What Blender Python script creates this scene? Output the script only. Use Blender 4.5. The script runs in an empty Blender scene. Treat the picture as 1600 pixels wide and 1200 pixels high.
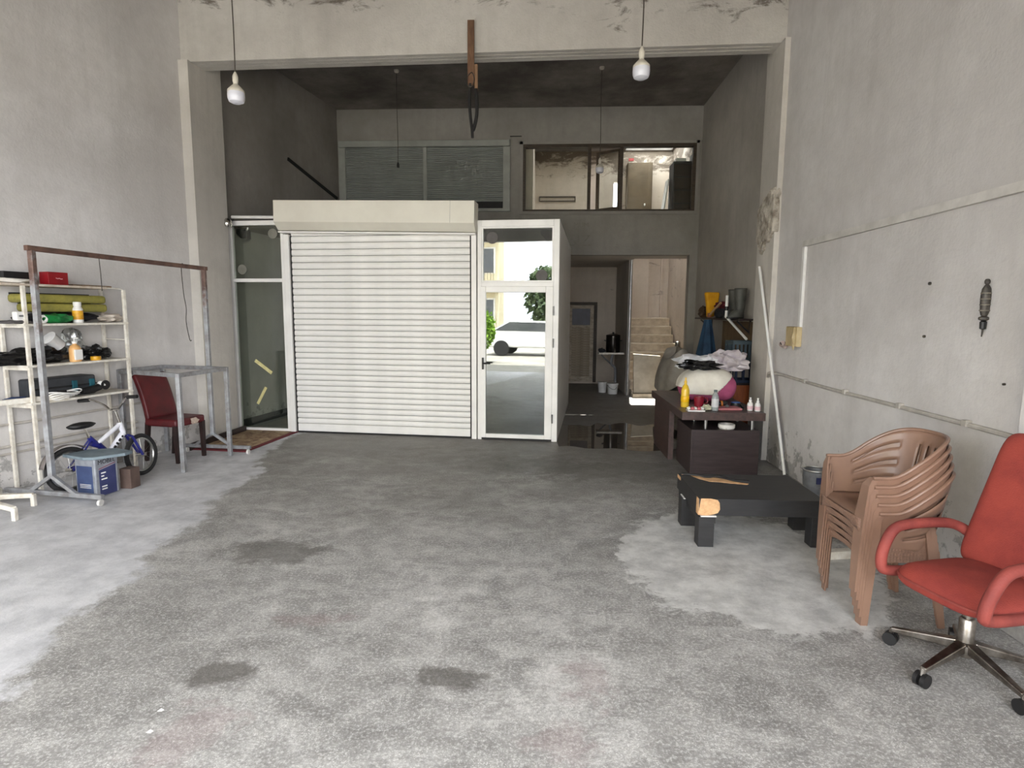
import bpy, bmesh, math, random
from mathutils import Vector as V, Matrix, noise

# ------------------------------------------------------------------ camera, sky, sun, exposure
scene = bpy.context.scene
COL = scene.collection
PI = math.pi
EYE = V((0, 0, 1.75))
VY, VZ = (848.0, 489.0), (757.0, 8100.0)          # vanishing points of the depth and vertical directions (1600x1200)
F = math.sqrt(-((VY[0]-800)*(VZ[0]-800) + (VY[1]-600)*(VZ[1]-600)))
def _ray(p): return V((p[0]-800, 600-p[1], F)).normalized()
_yc, _zc = _ray(VY), -_ray(VZ)
_xc = _zc.cross(_yc)
if _xc.x < 0: _xc = -_xc
_R = Matrix((_xc, _yc, _zc))                       # camera (right, up, forward) -> world
_r, _u, _f = _R @ V((1, 0, 0)), _R @ V((0, 1, 0)), _R @ V((0, 0, 1))
cam = bpy.data.objects.new('camera', bpy.data.cameras.new('camera'))
COL.objects.link(cam)
m = Matrix((_r, _u, -_f)).transposed().to_4x4(); m.translation = EYE
cam.matrix_world = m
cam.data.sensor_width = 36; cam.data.lens = F/1600*36; cam.data.clip_start = .05
scene.camera = cam

world = bpy.data.worlds.new('sky'); scene.world = world; world.use_nodes = True
wn = world.node_tree.nodes; wl = world.node_tree.links
bg = wn['Background']; bg.inputs[1].default_value = 2.5
_tc = wn.new('ShaderNodeTexCoord'); _nz = wn.new('ShaderNodeTexNoise'); _nz.inputs['Scale'].default_value = 2.2; _nz.inputs['Detail'].default_value = 5
_rp = wn.new('ShaderNodeValToRGB'); _rp.color_ramp.elements[0].position = .38; _rp.color_ramp.elements[1].position = .62
_rp.color_ramp.elements[0].color = (.80, .88, 1, 1); _rp.color_ramp.elements[1].color = (1, .985, .96, 1)
wl.new(_tc.outputs['Generated'], _nz.inputs['Vector']); wl.new(_nz.outputs['Fac'], _rp.inputs['Fac']); wl.new(_rp.outputs['Color'], bg.inputs[0])

sd = bpy.data.lights.new('sun', 'SUN'); sd.energy = 6.0; sd.angle = .01; sd.color = (1, .97, .92)
sun = bpy.data.objects.new('sun', sd); COL.objects.link(sun)
sun.rotation_euler = V((.05, math.cos(math.radians(68)), math.sin(math.radians(68)))).to_track_quat('Z', 'Y').to_euler()
pd = bpy.data.lights.new('shopfront_portal', 'AREA'); pd.shape = 'RECTANGLE'; pd.size = 8.2; pd.size_y = 4.3; pd.cycles.is_portal = True
po = bpy.data.objects.new('shopfront_portal', pd); COL.objects.link(po); po.location = (-1.6, -1.05, 2.2); po.rotation_euler = (PI/2, 0, 0)   # shines towards +Y

scene.view_settings.view_transform = 'Standard'; scene.view_settings.look = 'None'
scene.view_settings.gamma = 1; scene.view_settings.use_curve_mapping = False
scene.view_settings.exposure = 2.2
scene.cycles.use_denoising = True
scene.cycles.max_bounces = 10; scene.cycles.diffuse_bounces = 7; scene.cycles.glossy_bounces = 5; scene.cycles.transparent_max_bounces = 12
scene.cycles.sample_clamp_indirect = 8; scene.cycles.caustics_reflective = False; scene.cycles.caustics_refractive = False

# ------------------------------------------------------------------ helpers
def col4(c): return (c[0], c[1], c[2], 1)
def srgb(r, g, b):
    def l(x):
        x /= 255
        return x/12.92 if x <= .04045 else ((x+.055)/1.055)**2.4
    return (l(r), l(g), l(b))
_M = {}
class NT:
    def __init__(s, name):
        s.m = bpy.data.materials.new(name); s.m.use_nodes = True
        s.n = s.m.node_tree.nodes; s.l = s.m.node_tree.links
        s.b = s.n['Principled BSDF']; s.tc = s.n.new('ShaderNodeTexCoord').outputs['Object']
    def noise(s, scale, detail=4, rough=.55, vec=None, dist=0):
        n = s.n.new('ShaderNodeTexNoise'); n.inputs['Scale'].default_value = scale; n.inputs['Detail'].default_value = detail
        n.inputs['Roughness'].default_value = rough; n.inputs['Distortion'].default_value = dist
        s.l.new(vec or s.tc, n.inputs['Vector']); return n.outputs['Fac']
    def ramp(s, fac, stops):
        r = s.n.new('ShaderNodeValToRGB'); e = r.color_ramp.elements
        while len(e) < len(stops): e.new(.5)
        for i, (p, c) in enumerate(stops):
            e[i].position = p; e[i].color = col4(c) if not isinstance(c, (int, float)) else (c, c, c, 1)
        s.l.new(fac, r.inputs['Fac']); return r.outputs['Color']
    def math(s, op, a, b=None, c=None, clamp=False):
        n = s.n.new('ShaderNodeMath'); n.operation = op; n.use_clamp = clamp
        for i, x in enumerate((a, b, c)):
            if x is None: continue
            if isinstance(x, (int, float)): n.inputs[i].default_value = x
            else: s.l.new(x, n.inputs[i])
        return n.outputs[0]
    def mix(s, fac, a, b, mode='MIX'):
        n = s.n.new('ShaderNodeMix'); n.data_type = 'RGBA'; n.blend_type = mode
        for sock, x in ((n.inputs[0], fac), (n.inputs[6], a), (n.inputs[7], b)):
            if isinstance(x, (int, float)): sock.default_value = x
            elif isinstance(x, tuple): sock.default_value = col4(x)
            else: s.l.new(x, sock)
        return n.outputs[2]
    def xyz(s):
        n = s.n.new('ShaderNodeSeparateXYZ'); s.l.new(s.tc, n.inputs[0]); return n.outputs
    def bump(s, h, strength, dist=.02):
        n = s.n.new('ShaderNodeBump'); n.inputs['Strength'].default_value = strength; n.inputs['Distance'].default_value = dist
        s.l.new(h, n.inputs['Height']); s.l.new(n.outputs[0], s.b.inputs['Normal'])
    def mapping(s, sc):
        n = s.n.new('ShaderNodeMapping'); n.inputs['Scale'].default_value = sc; s.l.new(s.tc, n.inputs[0]); return n.outputs[0]
    def set(s, **k):
        for a, x in k.items():
            sock = s.b.inputs[{'col': 'Base Color', 'rough': 'Roughness', 'metal': 'Metallic', 'ior': 'IOR', 'spec': 'Specular IOR Level', 'trans': 'Transmission Weight', 'alpha': 'Alpha', 'coat': 'Coat Weight', 'sheen': 'Sheen Weight', 'emc': 'Emission Color', 'ems': 'Emission Strength'}[a]]
            if isinstance(x, (int, float)): sock.default_value = x
            elif isinstance(x, tuple): sock.default_value = col4(x)
            else: s.l.new(x, sock)
        return s
def mat(name, c1, c2=None, scale=6, rough=.55, metal=0, bump=0, bscale=None, stretch=None, lo=.35, hi=.65, **k):
    if name in _M: return _M[name]
    t = NT(name); c2 = c2 or tuple(x*.82 for x in c1)
    vec = t.mapping(stretch) if stretch else None
    t.set(col=t.ramp(t.noise(scale, 5, .6, vec), ((lo, c2), (hi, c1))), rough=rough, metal=metal, **k)
    if bump: t.bump(t.noise(bscale or scale*6, 3, .5, vec), bump, .01)
    _M[name] = t.m; return t.m

class MB:
    def __init__(s): s.v = []; s.f = []; s.T = Matrix.Identity(4)
    def add(s, vs, fs):
        b = len(s.v); s.v += [s.T @ V(p) for p in vs]; s.f += [[b+i for i in f] for f in fs]; return s
    def bx(s, x0, x1, y0, y1, z0, z1):
        return s.add([(x0,y0,z0),(x1,y0,z0),(x1,y1,z0),(x0,y1,z0),(x0,y0,z1),(x1,y0,z1),(x1,y1,z1),(x0,y1,z1)],
                     [(0,3,2,1),(4,5,6,7),(0,1,5,4),(1,2,6,5),(2,3,7,6),(3,0,4,7)])
    def frust(s, x, y, z0, z1, a0, b0, a1, b1, dx=0, dy=0):      # tapered box
        vs = [(x+i*a0/2, y+j*b0/2, z0) for i, j in ((-1,-1),(1,-1),(1,1),(-1,1))]+[(x+dx+i*a1/2, y+dy+j*b1/2, z1) for i, j in ((-1,-1),(1,-1),(1,1),(-1,1))]
        return s.add(vs, [(0,3,2,1),(4,5,6,7),(0,1,5,4),(1,2,6,5),(2,3,7,6),(3,0,4,7)])
    def bar(s, p, q, w, h=None, up=(0,0,1), w2=None, h2=None):
        p, q = V(p), V(q); h = w if h is None else h; w2 = w if w2 is None else w2; h2 = h if h2 is None else h2
        d = (q-p).normalized(); up = V(up)
        if abs(d.dot(up)) > .98: up = V((0,1,0))
        a = d.cross(up).normalized(); b = a.cross(d)
        vs = [c+a*(i*ww/2)+b*(j*hh/2) for c, ww, hh in ((p,w,h),(q,w2,h2)) for i, j in ((-1,-1),(1,-1),(1,1),(-1,1))]
        return s.add(vs, [(0,3,2,1),(4,5,6,7),(0,1,5,4),(1,2,6,5),(2,3,7,6),(3,0,4,7)])
    def tube(s, pts, r, n=8, closed=False, sq=1):
        pts = [V(p) for p in pts]; N = len(pts); rs = r if isinstance(r, (list, tuple)) else [r]*N
        vs = []; fs = []; u = None
        for i, p in enumerate(pts):
            if closed: d = pts[(i+1) % N]-pts[i-1]
            else: d = pts[min(i+1, N-1)]-pts[max(i-1, 0)]
            d.normalize()
            if u is None:
                u = V((0,0,1)) if abs(d.z) < .9 else V((1,0,0))
            u = (u-d*u.dot(d)).normalized(); w = d.cross(u)
            vs += [p+(u*math.cos(2*PI*k/n)+w*sq*math.sin(2*PI*k/n))*rs[i] for k in range(n)]
        for i in range(N if closed else N-1):
            j = (i+1) % N
            fs += [(i*n+k, i*n+(k+1) % n, j*n+(k+1) % n, j*n+k) for k in range(n)]
        if not closed: fs += [tuple(range(n))[::-1], tuple((N-1)*n+k for k in range(n))]
        return s.add(vs, fs)
    def lathe(s, prof, n=18, at=(0,0,0)):
        vs = []; fs = []; at = V(at)
        for r, z in prof: vs += [at+V((max(r, .0003)*math.cos(2*PI*k/n), max(r, .0003)*math.sin(2*PI*k/n), z)) for k in range(n)]
        for i in range(len(prof)-1): fs += [(i*n+k, i*n+(k+1) % n, (i+1)*n+(k+1) % n, (i+1)*n+k) for k in range(n)]
        fs += [tuple(range(n))[::-1], tuple((len(prof)-1)*n+k for k in range(n))]
        return s.add(vs, fs)
    def prism(s, poly, h0, h1, ax='z'):
        f = {'z': lambda a, b, h: (a, b, h), 'y': lambda a, b, h: (a, h, b), 'x': lambda a, b, h: (h, a, b)}[ax]
        n = len(poly)
        return s.add([f(a, b, h0) for a, b in poly]+[f(a, b, h1) for a, b in poly],
                     [tuple(range(n))[::-1], tuple(range(n, 2*n))]+[(i, (i+1) % n, n+(i+1) % n, n+i) for i in range(n)])
    def grid(s, fn, nu, nv, cu=False, skip=None):
        vs = [fn(i/(nu if cu else nu), j/nv) for i in range(nu if cu else nu+1) for j in range(nv+1)]; w = nv+1; M_ = nu if cu else nu+1
        fs = [(i*w+j, ((i+1) % M_)*w+j, ((i+1) % M_)*w+j+1, i*w+j+1) for i in range(nu) for j in range(nv) if not (skip and skip(i, j))]
        return s.add(vs, fs)
    def blob(s, c, rad, sub=3, amp=.12, freq=2.5, seed=0, floor=None, pinch=0):
        bm = bmesh.new(); bmesh.ops.create_icosphere(bm, subdivisions=sub, radius=1); c = V(c); o = V((seed*7.3, seed*3.1, seed*1.7))
        vs = []
        for v in bm.verts:
            p = v.co; k = 1+amp*noise.noise(p*freq+o)*2+amp*.6*noise.noise(p*freq*2.7+o)
            q = V((p.x*rad[0]*k, p.y*rad[1]*k, p.z*rad[2]*k))
            if pinch and p.z > .3: f = 1-pinch*(p.z-.3)/.7; q.x *= f; q.y *= f
            q += c
            if floor is not None and q.z < floor: q.z = floor+.0005*(q.z-floor)
            vs.append(q)
        fs = [[v.index for v in f.verts] for f in bm.faces]; bm.free()
        return s.add(vs, fs)
    def mesh(s, name, smooth=False):
        bm = bmesh.new()
        bv = [bm.verts.new(p) for p in s.v]
        for f in s.f:
            try: bm.faces.new([bv[i] for i in f])
            except ValueError: pass
        bmesh.ops.recalc_face_normals(bm, faces=bm.faces[:])
        me = bpy.data.meshes.new(name); bm.to_mesh(me); bm.free()
        if smooth:
            for p in me.polygons: p.use_smooth = True
            me.set_sharp_from_angle(angle=math.radians(38))
        return me
    def build(s, name, mt, par=None, smooth=False, bev=0, solid=0, sub=0, loc=None, rot=None, seg=2):
        me = s.mesh(name, smooth or bool(sub)); me.materials.append(mt)
        return place(me, name, par, bev, solid, sub, loc, rot, seg, smooth)
def place(me, name, par=None, bev=0, solid=0, sub=0, loc=None, rot=None, seg=2, smooth=False):
    o = bpy.data.objects.new(name, me); COL.objects.link(o)
    if par: o.parent = par
    if loc is not None: o.location = loc
    if rot is not None: o.rotation_euler = rot
    if solid: md = o.modifiers.new('solid', 'SOLIDIFY'); md.thickness = solid; md.offset = 0
    if bev: md = o.modifiers.new('bevel', 'BEVEL'); md.width = bev; md.segments = seg; md.limit_method = 'ANGLE'; md.angle_limit = .6
    if sub: md = o.modifiers.new('sub', 'SUBSURF'); md.levels = sub; md.render_levels = sub
    return o
def tag(o, label=None, cat=None, group=None, kind=None):
    for k, x in (('label', label), ('category', cat), ('group', group), ('kind', kind)):
        if x: o[k] = x
    return o
def thing(name, label, cat, loc=(0,0,0), rz=0, group=None):
    o = bpy.data.objects.new(name, None); COL.objects.link(o); o.empty_display_size = .05
    o.location = loc; o.rotation_euler = (0, 0, rz)
    return tag(o, label, cat, group)
def struct_root(name, loc=(0,0,0), rz=0, label=None):
    o = bpy.data.objects.new(name, None); COL.objects.link(o); o.location = loc; o.rotation_euler = (0, 0, rz)
    return tag(o, label, None, None, 'structure')
def copy_tree(o, parent=None):
    c = o.copy(); COL.objects.link(c); c.parent = parent
    for ch in [x for x in bpy.data.objects if x.parent == o]: copy_tree(ch, c)
    return c
def arc(c, r, a0, a1, n, f=lambda x, y: (x, y, 0)):
    return [f(c[0]+r*math.cos(a0+(a1-a0)*i/n), c[1]+r*math.sin(a0+(a1-a0)*i/n)) for i in range(n+1)]
def smooth_path(pts, k=6):                       # Catmull-Rom through the points
    P = [V(p) for p in pts]; out = []
    for i in range(len(P)-1):
        a, b, c, d = P[max(i-1,0)], P[i], P[i+1], P[min(i+2,len(P)-1)]
        for j in range(k):
            t = j/k; out.append(.5*((2*b)+(c-a)*t+(2*a-5*b+4*c-d)*t*t+(3*b-a-3*c+d)*t**3))
    out.append(P[-1]); return out
_txt = {}
def text_mesh(body, size, extrude=.0006):
    k = (body, size)
    if k not in _txt:
        cu = bpy.data.curves.new('lettering', 'FONT'); cu.body = body; cu.size = size; cu.extrude = extrude; cu.align_x = 'CENTER'; cu.align_y = 'CENTER'
        ob = bpy.data.objects.new('lettering_source', cu); COL.objects.link(ob)
        dg = bpy.context.evaluated_depsgraph_get(); _txt[k] = bpy.data.meshes.new_from_object(ob.evaluated_get(dg))
        bpy.data.objects.remove(ob)
    return _txt[k].copy()

# ------------------------------------------------------------------ surface materials
def plaster(name, c1, c2, peel=0, mold=None, scale=.5, bump=.25):
    t = NT(name)
    c = t.ramp(t.noise(scale, 6, .62), ((.36, c2), (.62, c1)))
    c = t.mix(t.math('MULTIPLY', t.ramp(t.noise(9, 6, .7), ((.42, 0.0), (.75, 1.0))), .22), c, tuple(x*.72 for x in c2))
    drip = t.noise(1.0, 5, .6, t.mapping((4, 4, .35)))
    c = t.mix(t.math('MULTIPLY', t.ramp(drip, ((.5, 0.0), (.72, 1.0))), .28), c, tuple(x*.75 for x in c2))
    if peel:                                       # patches where the paint has come off, low on the wall
        z = t.xyz()[2]
        n = t.noise(5.5, 8, .68)
        low = t.math('SUBTRACT', 1.0, t.math('DIVIDE', z, peel), clamp=True)
        msk = t.ramp(t.math('ADD', n, t.math('MULTIPLY', low, .30)), ((.76, 0.0), (.79, 1.0)))
        c = t.mix(t.math('MULTIPLY', msk, .55), c, t.ramp(t.noise(30, 4), ((.35, srgb(88, 88, 86)), (.65, srgb(140, 138, 133)))))
    if mold:                                       # mould and flaking under the ceiling
        z0, z1, mc = mold
        z = t.xyz()[2]
        hi = t.math('DIVIDE', t.math('SUBTRACT', z, z0), z1-z0, clamp=True)
        n = t.noise(1.9, 9, .72, t.mapping((1, 1, 2.2)), .6)
        msk = t.ramp(t.math('ADD', t.math('ADD', n, t.math('MULTIPLY', t.xyz()[0], .022)), t.math('MULTIPLY', hi, .33)), ((.66, 0.0), (.76, 1.0)))
        c = t.mix(t.math('MULTIPLY', msk, .8), c, mc)
    t.set(col=c, rough=.85, spec=.25)
    t.bump(t.math('ADD', t.noise(38, 4, .6), t.math('MULTIPLY', t.noise(4, 4), 1.6)), bump, .012)
    return t.m
WALLC, WALLD = srgb(216, 213, 211), srgb(192, 188, 185)
m_wall = plaster('wall_plaster', WALLC, WALLD, peel=.75)
m_wallR = plaster('wall_plaster_peeling', WALLC, WALLD, peel=1.0)
m_rback = plaster('shaded_right_plaster', srgb(186, 181, 174), srgb(164, 159, 152))  # wall plaster toned down for the weaker light behind the beam
m_pass = plaster('passage_plaster', srgb(196, 190, 182), srgb(174, 168, 160))
m_wall_shaded = plaster('shaded_back_plaster', srgb(160, 155, 149), srgb(136, 131, 125))  # front wall plaster, darkened to stand for light fall-off at the back
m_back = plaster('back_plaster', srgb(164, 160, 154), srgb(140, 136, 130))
m_beam = plaster('beam_plaster', srgb(206, 202, 195), srgb(180, 175, 168), mold=(5.0, 5.75, srgb(74, 62, 50)), bump=.5)
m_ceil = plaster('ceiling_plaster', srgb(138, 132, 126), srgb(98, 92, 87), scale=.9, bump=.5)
m_pillar = plaster('pillar_plaster', srgb(214, 209, 201), srgb(192, 187, 180))
m_room = plaster('warm_plaster', srgb(212, 200, 186), srgb(192, 179, 164), mold=(4.75, 5.75, srgb(78, 64, 50)))
m_cover = mat('pale_plaster', srgb(190, 187, 182), srgb(165, 162, 158), 2, .8)

def floor_mat():
    t = NT('concrete_floor'); X, Y, Z = t.xyz()
    big = t.noise(.55, 8, .62, None, .4); mid = t.noise(2.0, 10, .74, t.mapping((.8, 1.5, 1)), .7); fine = t.noise(60, 6, .8); blot = t.noise(6.5, 8, .72, None, .4)
    c = t.ramp(mid, ((.32, srgb(120, 118, 116)), (.5, srgb(152, 150, 147)), (.68, srgb(190, 188, 185))))
    c = t.mix(t.math('MULTIPLY', t.ramp(blot, ((.48, 0.0), (.64, 1.0))), .34), c, srgb(204, 202, 198))
    c = t.mix(t.math('MULTIPLY', t.ramp(blot, ((.36, 1.0), (.50, 0.0))), .26), c, srgb(100, 97, 94))
    c = t.mix(t.math('MULTIPLY', t.ramp(big, ((.40, 1.0), (.58, 0.0))), .5), c, srgb(104, 102, 99))
    c = t.mix(t.math('MULTIPLY', t.ramp(fine, ((.52, 0.0), (.58, 1.0))), .45), c, srgb(216, 214, 211))
    c = t.mix(t.math('MULTIPLY', t.ramp(fine, ((.40, 1.0), (.46, 0.0))), .35), c, srgb(88, 86, 84))
    e = t.math('ADD', t.math('MULTIPLY', t.math('SUBTRACT', t.noise(1.4, 9, .68), .5), 1.9), t.math('MULTIPLY', t.math('SUBTRACT', t.noise(9, 5, .65), .5), .45))
    spk = t.noise(150, 2, .5)
    c = t.mix(t.math('MULTIPLY', t.ramp(spk, ((.60, 0.0), (.66, 1.0))), t.math('MULTIPLY', t.ramp(blot, ((.42, 0.0), (.58, 1.0))), .75)), c, srgb(228, 226, 223))
    e2 = t.math('ADD', t.math('MULTIPLY', t.math('SUBTRACT', t.noise(4.5, 8, .7, None, .5), .5), 2.6), t.math('MULTIPLY', t.math('SUBTRACT', t.noise(22, 4, .6), .5), .5))
    # damp ground by the office front
    dmp = t.math('MULTIPLY', t.ramp(t.math('ADD', t.math('MULTIPLY', t.math('SUBTRACT', Y, 4.0), .30), t.math('MULTIPLY', e, .8)), ((-.0, 0.0), (.95, 1.0))), .62)
    c = t.mix(dmp, c, srgb(98, 93, 87))
    # pale dusty cement along the left wall
    el = t.math('ADD', t.math('SUBTRACT', t.math('SUBTRACT', -2.02, t.math('MULTIPLY', Y, .19)), X), t.math('ADD', t.math('MULTIPLY', e, .5), t.math('MULTIPLY', e2, .10)))
    palel = t.math('MULTIPLY', t.ramp(t.math('ADD', t.math('MULTIPLY', el, 8.0), .5), ((.1, 0.0), (.9, 1.0))), .85)
    dust = t.ramp(t.noise(3.5, 8, .7), ((.36, srgb(176, 177, 181)), (.6, srgb(212, 212, 215))))
    c = t.mix(palel, c, dust)
    def ell(cx, cy, rx, ry, ne=.5, sharp=4.0, e=e):
        dx = t.math('DIVIDE', t.math('SUBTRACT', X, cx), rx); dy = t.math('DIVIDE', t.math('SUBTRACT', Y, cy), ry)
        d = t.math('SQRT', t.math('ADD', t.math('MULTIPLY', dx, dx), t.math('MULTIPLY', dy, dy)))
        d = t.math('ADD', d, t.math('MULTIPLY', e, ne))
        return t.ramp(t.math('MULTIPLY', t.math('SUBTRACT', 1.0, d), sharp), ((0, 0.0), (1, 1.0)))
    c = t.mix(t.math('MULTIPLY', ell(1.45, 4.1, .90, 1.05, .38, 14, e2), .85), c, t.ramp(t.noise(5, 8, .7), ((.36, srgb(168, 167, 165)), (.6, srgb(212, 211, 208)))))
    for cx, cy, rx, ry, k in ((-1.94, 4.01, .40, .26, .6), (-1.54, 2.57, .17, .12, .65), (-.42, 2.61, .19, .11, .65), (.9, 6.4, 1.2, .5, .35), (-.2, 6.6, 1.0, .5, .3), (-1.0, 5.2, .6, .35, .25)):
        c = t.mix(t.math('MULTIPLY', ell(cx, cy, rx, ry, 1.0, 3.0, e2), k), c, srgb(76, 72, 67))
    for cx, cy, rx, ry in ((-1.31, 3.1, .22, .08), (-1.43, 2.16, .2, .25), (.23, 2.6, .14, .2), (.1, 2.2, .16, .14)):
        c = t.mix(t.math('MULTIPLY', ell(cx, cy, rx, ry, 1.5, 2.0, e2), .20), c, srgb(120, 78, 82))
    t.set(col=c, rough=t.ramp(big, ((.35, .42), (.65, .62))), spec=.35)
    t.bump(t.math('ADD', fine, t.math('MULTIPLY', mid, 1.5)), .3, .01)
    return t.m
m_floor = floor_mat()
m_white_al = mat('white_aluminium', srgb(238, 236, 232), srgb(226, 224, 220), 3, .35)
m_cream_al = mat('cream_steel', srgb(222, 218, 205), srgb(212, 207, 194), 2, .45)
m_dark_gap = mat('black_rubber_and_gap', srgb(30, 28, 28), srgb(22, 20, 20), 8, .7)  # rubber parts, and strips standing for gaps that are only shade
m_black = mat('black_plastic', srgb(26, 25, 26), srgb(18, 18, 19), 6, .45)
m_steel = mat('brushed_steel', srgb(190, 190, 188), srgb(160, 160, 158), 9, .3, 1)
m_chrome = mat('chrome', srgb(215, 213, 208), srgb(175, 170, 162), 14, .18, 1)
m_galv = mat('galvanised_steel', srgb(158, 160, 164), srgb(128, 130, 134), 10, .42, .6)
m_white_paint = mat('chipped_white_paint', srgb(226, 222, 212), srgb(198, 190, 176), 14, .5)
m_white_plastic = mat('white_plastic', srgb(236, 235, 232), srgb(222, 220, 216), 5, .4)
m_plank_wood = mat('old_board', srgb(150, 128, 104), srgb(118, 98, 78), 7, .7, stretch=(1, 8, 8), bump=.2)

def glass_mat(name, tint, refl):
    t = NT(name); t.n.remove(t.b)
    g = t.n.new('ShaderNodeBsdfGlossy'); g.inputs['Roughness'].default_value = .004; g.inputs['Color'].default_value = (.95, .96, .95, 1)
    tr = t.n.new('ShaderNodeBsdfTransparent'); tr.inputs['Color'].default_value = col4(tint)
    fr = t.n.new('ShaderNodeFresnel'); fr.inputs['IOR'].default_value = 1.5
    k = t.math('ADD', t.math('MULTIPLY', fr.outputs[0], .8), refl, clamp=True)
    mx = t.n.new('ShaderNodeMixShader'); t.l.new(k, mx.inputs[0]); t.l.new(tr.outputs[0], mx.inputs[1]); t.l.new(g.outputs[0], mx.inputs[2])
    t.l.new(mx.outputs[0], t.n['Material Output'].inputs['Surface']); return t.m
m_glass = glass_mat('tinted_glass', (.66, .69, .65), .12)
m_glass2 = glass_mat('greenish_glass', (.88, .91, .86), .06)
m_pane = glass_mat('clear_glass', (.93, .95, .93), .0)

# ------------------------------------------------------------------ the hall
CEIL = 5.6; YB = 11.594
def S(name, mb, mt, **k): return tag(mb.build(name, mt, **k), kind='structure')
S('floor', MB().bx(-8, 3.4, -1.3, 15, -.12, 0), m_floor)
S('wall_left', MB().prism([(-6.79,-1.3),(-4.575,7.55),(-4.6,7.8),(-4.9,7.8),(-7.1,-1.3)], 0, CEIL), m_wall)
S('wall_left_back', MB().prism([(-4.6,7.8),(-4.6,8.2),(-4.0,YB+.02),(-4.3,11.8),(-4.9,7.8)], 0, CEIL), m_wall_shaded)
S('wall_right', MB().prism([(2.715,-1.3),(2.715,7.4),(3.2,7.4),(3.2,-1.3)], 0, CEIL), m_wallR)
S('wall_right_back', MB().prism([(2.95,7.4),(2.95,11.8),(3.2,11.8),(3.2,7.4)], 0, CEIL), m_rback)
S('pillar_left', MB().prism([(-4.62,7.5),(-4.462,7.5),(-4.428,7.85),(-4.66,7.85)], 0, 4.862).prism([(-4.66,7.85),(-4.428,7.85),(-4.40,8.15),(-4.72,8.15)], 0, CEIL), m_pillar)
pr = S('pillar_right', MB().prism([(2.655,7.05),(2.80,7.05),(2.94,7.465),(2.675,7.465)], 0, 4.803).prism([(2.675,7.465),(2.94,7.465),(3.0,7.66),(2.685,7.66)], 0, CEIL), m_pillar)
S('pillar_near_right', MB().bx(2.585, 2.8, 2.2, 3.265, 0, CEIL), m_wallR, bev=.008)
# broken plaster on the right pillar
lump = plaster('broken_plaster', srgb(205, 198, 186), srgb(132, 122, 110), scale=9, bump=.9)
MB().prism([(7.035,2.70),(7.05,3.12),(7.2,3.18),(7.38,3.10),(7.56,3.02),(7.55,2.62),(7.40,2.55),(7.36,2.62),(7.2,2.60),(7.12,2.66)], 2.625, 2.70, 'x').build('plaster_block', lump, pr, bev=.012)
for i, (x, y, z, a, b, c) in enumerate(((2.665, 7.12, 3.12, .05, .09, .09), (2.655, 7.25, 2.98, .045, .16, .14), (2.66, 7.42, 2.88, .04, .14, .22), (2.655, 7.13, 2.86, .05, .08, .20), (2.66, 7.2, 2.68, .045, .13, .09), (2.665, 7.42, 2.58, .045, .1, .1), (2.67, 7.35, 3.1, .04, .16, .05))):
    MB().blob((x, y, z), (a, b, c), 2, .35, 2.2, i+3).build('plaster_lump', lump, pr)
bm_ = MB(); z0, z1 = 4.855, 4.80
bm_.add([(-4.75,7.56,z0),(2.8,7.17,z1),(2.8,7.47,z1),(-4.75,7.86,z0),(-4.75,7.56,CEIL),(2.8,7.17,CEIL),(2.8,7.47,CEIL),(-4.75,7.86,CEIL)], [(0,3,2,1),(4,5,6,7),(0,1,5,4),(1,2,6,5),(2,3,7,6),(3,0,4,7)])
beam = S('ceiling_beam', bm_, m_beam, bev=.01)
for dy in (.08, .17): MB().add([(-4.4,7.545+dy,z0-.004),(2.6,7.183+dy,z1-.004),(2.6,7.198+dy,z1-.004),(-4.4,7.56+dy,z0-.004),(-4.4,7.545+dy,z0+.01),(2.6,7.183+dy,z1+.01),(2.6,7.198+dy,z1+.01),(-4.4,7.56+dy,z0+.01)], [(0,3,2,1),(4,5,6,7),(0,1,5,4),(1,2,6,5),(2,3,7,6),(3,0,4,7)]).build('formwork_ridge', m_beam, beam)
w = MB()
for b in ((-4.05,.40,0,2.87),(2.80,3.2,0,2.87),(-4.05,3.2,2.87,3.69),(-4.05,-.41,3.69,4.93),(2.85,3.2,3.69,4.93),(-4.05,3.2,4.93,CEIL)): w.bx(b[0], b[1], YB, YB+.2, b[2], b[3])
S('wall_back', w, m_back)
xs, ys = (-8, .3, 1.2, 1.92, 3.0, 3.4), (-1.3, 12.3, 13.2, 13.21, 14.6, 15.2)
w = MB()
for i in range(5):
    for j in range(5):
        if (i, j) in ((1, 1), (3, 3)): continue  # unseen roof openings added to bring daylight into upper room and stairs
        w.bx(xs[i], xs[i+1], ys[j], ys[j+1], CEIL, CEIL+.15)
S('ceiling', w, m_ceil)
w = MB().bx(-7.1, 3.2, -1.3, -1.1, 3.8, CEIL).bx(-7.1, -6.3, -1.3, -1.1, 0, 3.8).bx(2.45, 3.2, -1.3, -1.1, 0, 3.8)
S('wall_front', w, m_wall)
# rear rooms seen through the openings
w = MB()
for b in ((-.6,1.67,0,CEIL),(1.67,1.83,0,4.28),(1.67,1.83,4.88,CEIL),(1.83,3.2,0,CEIL)): w.bx(b[0], b[1], 14.656, 14.85, b[2], b[3])
S('wall_rear', w, m_room)
S('wall_passage_left', MB().bx(.24, .42, 11.8, 14.656, 0, 2.87), m_pass)
S('wall_partition', MB().bx(1.80, 1.88, 12.6, 14.656, 0, 2.87), m_pass)
S('wall_rear_right', MB().bx(3.05, 3.2, 11.8, 14.656, 0, CEIL), m_room)
S('wall_upper_left', MB().bx(-.5, -.22, 11.8, 14.656, 3.1, CEIL), m_room)
S('ceiling_passage', MB().bx(-.6, 1.88, 11.8, 14.656, 2.87, 3.1).bx(1.88, 3.05, 11.8, 12.4, 2.87, 3.1), m_pass)
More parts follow.
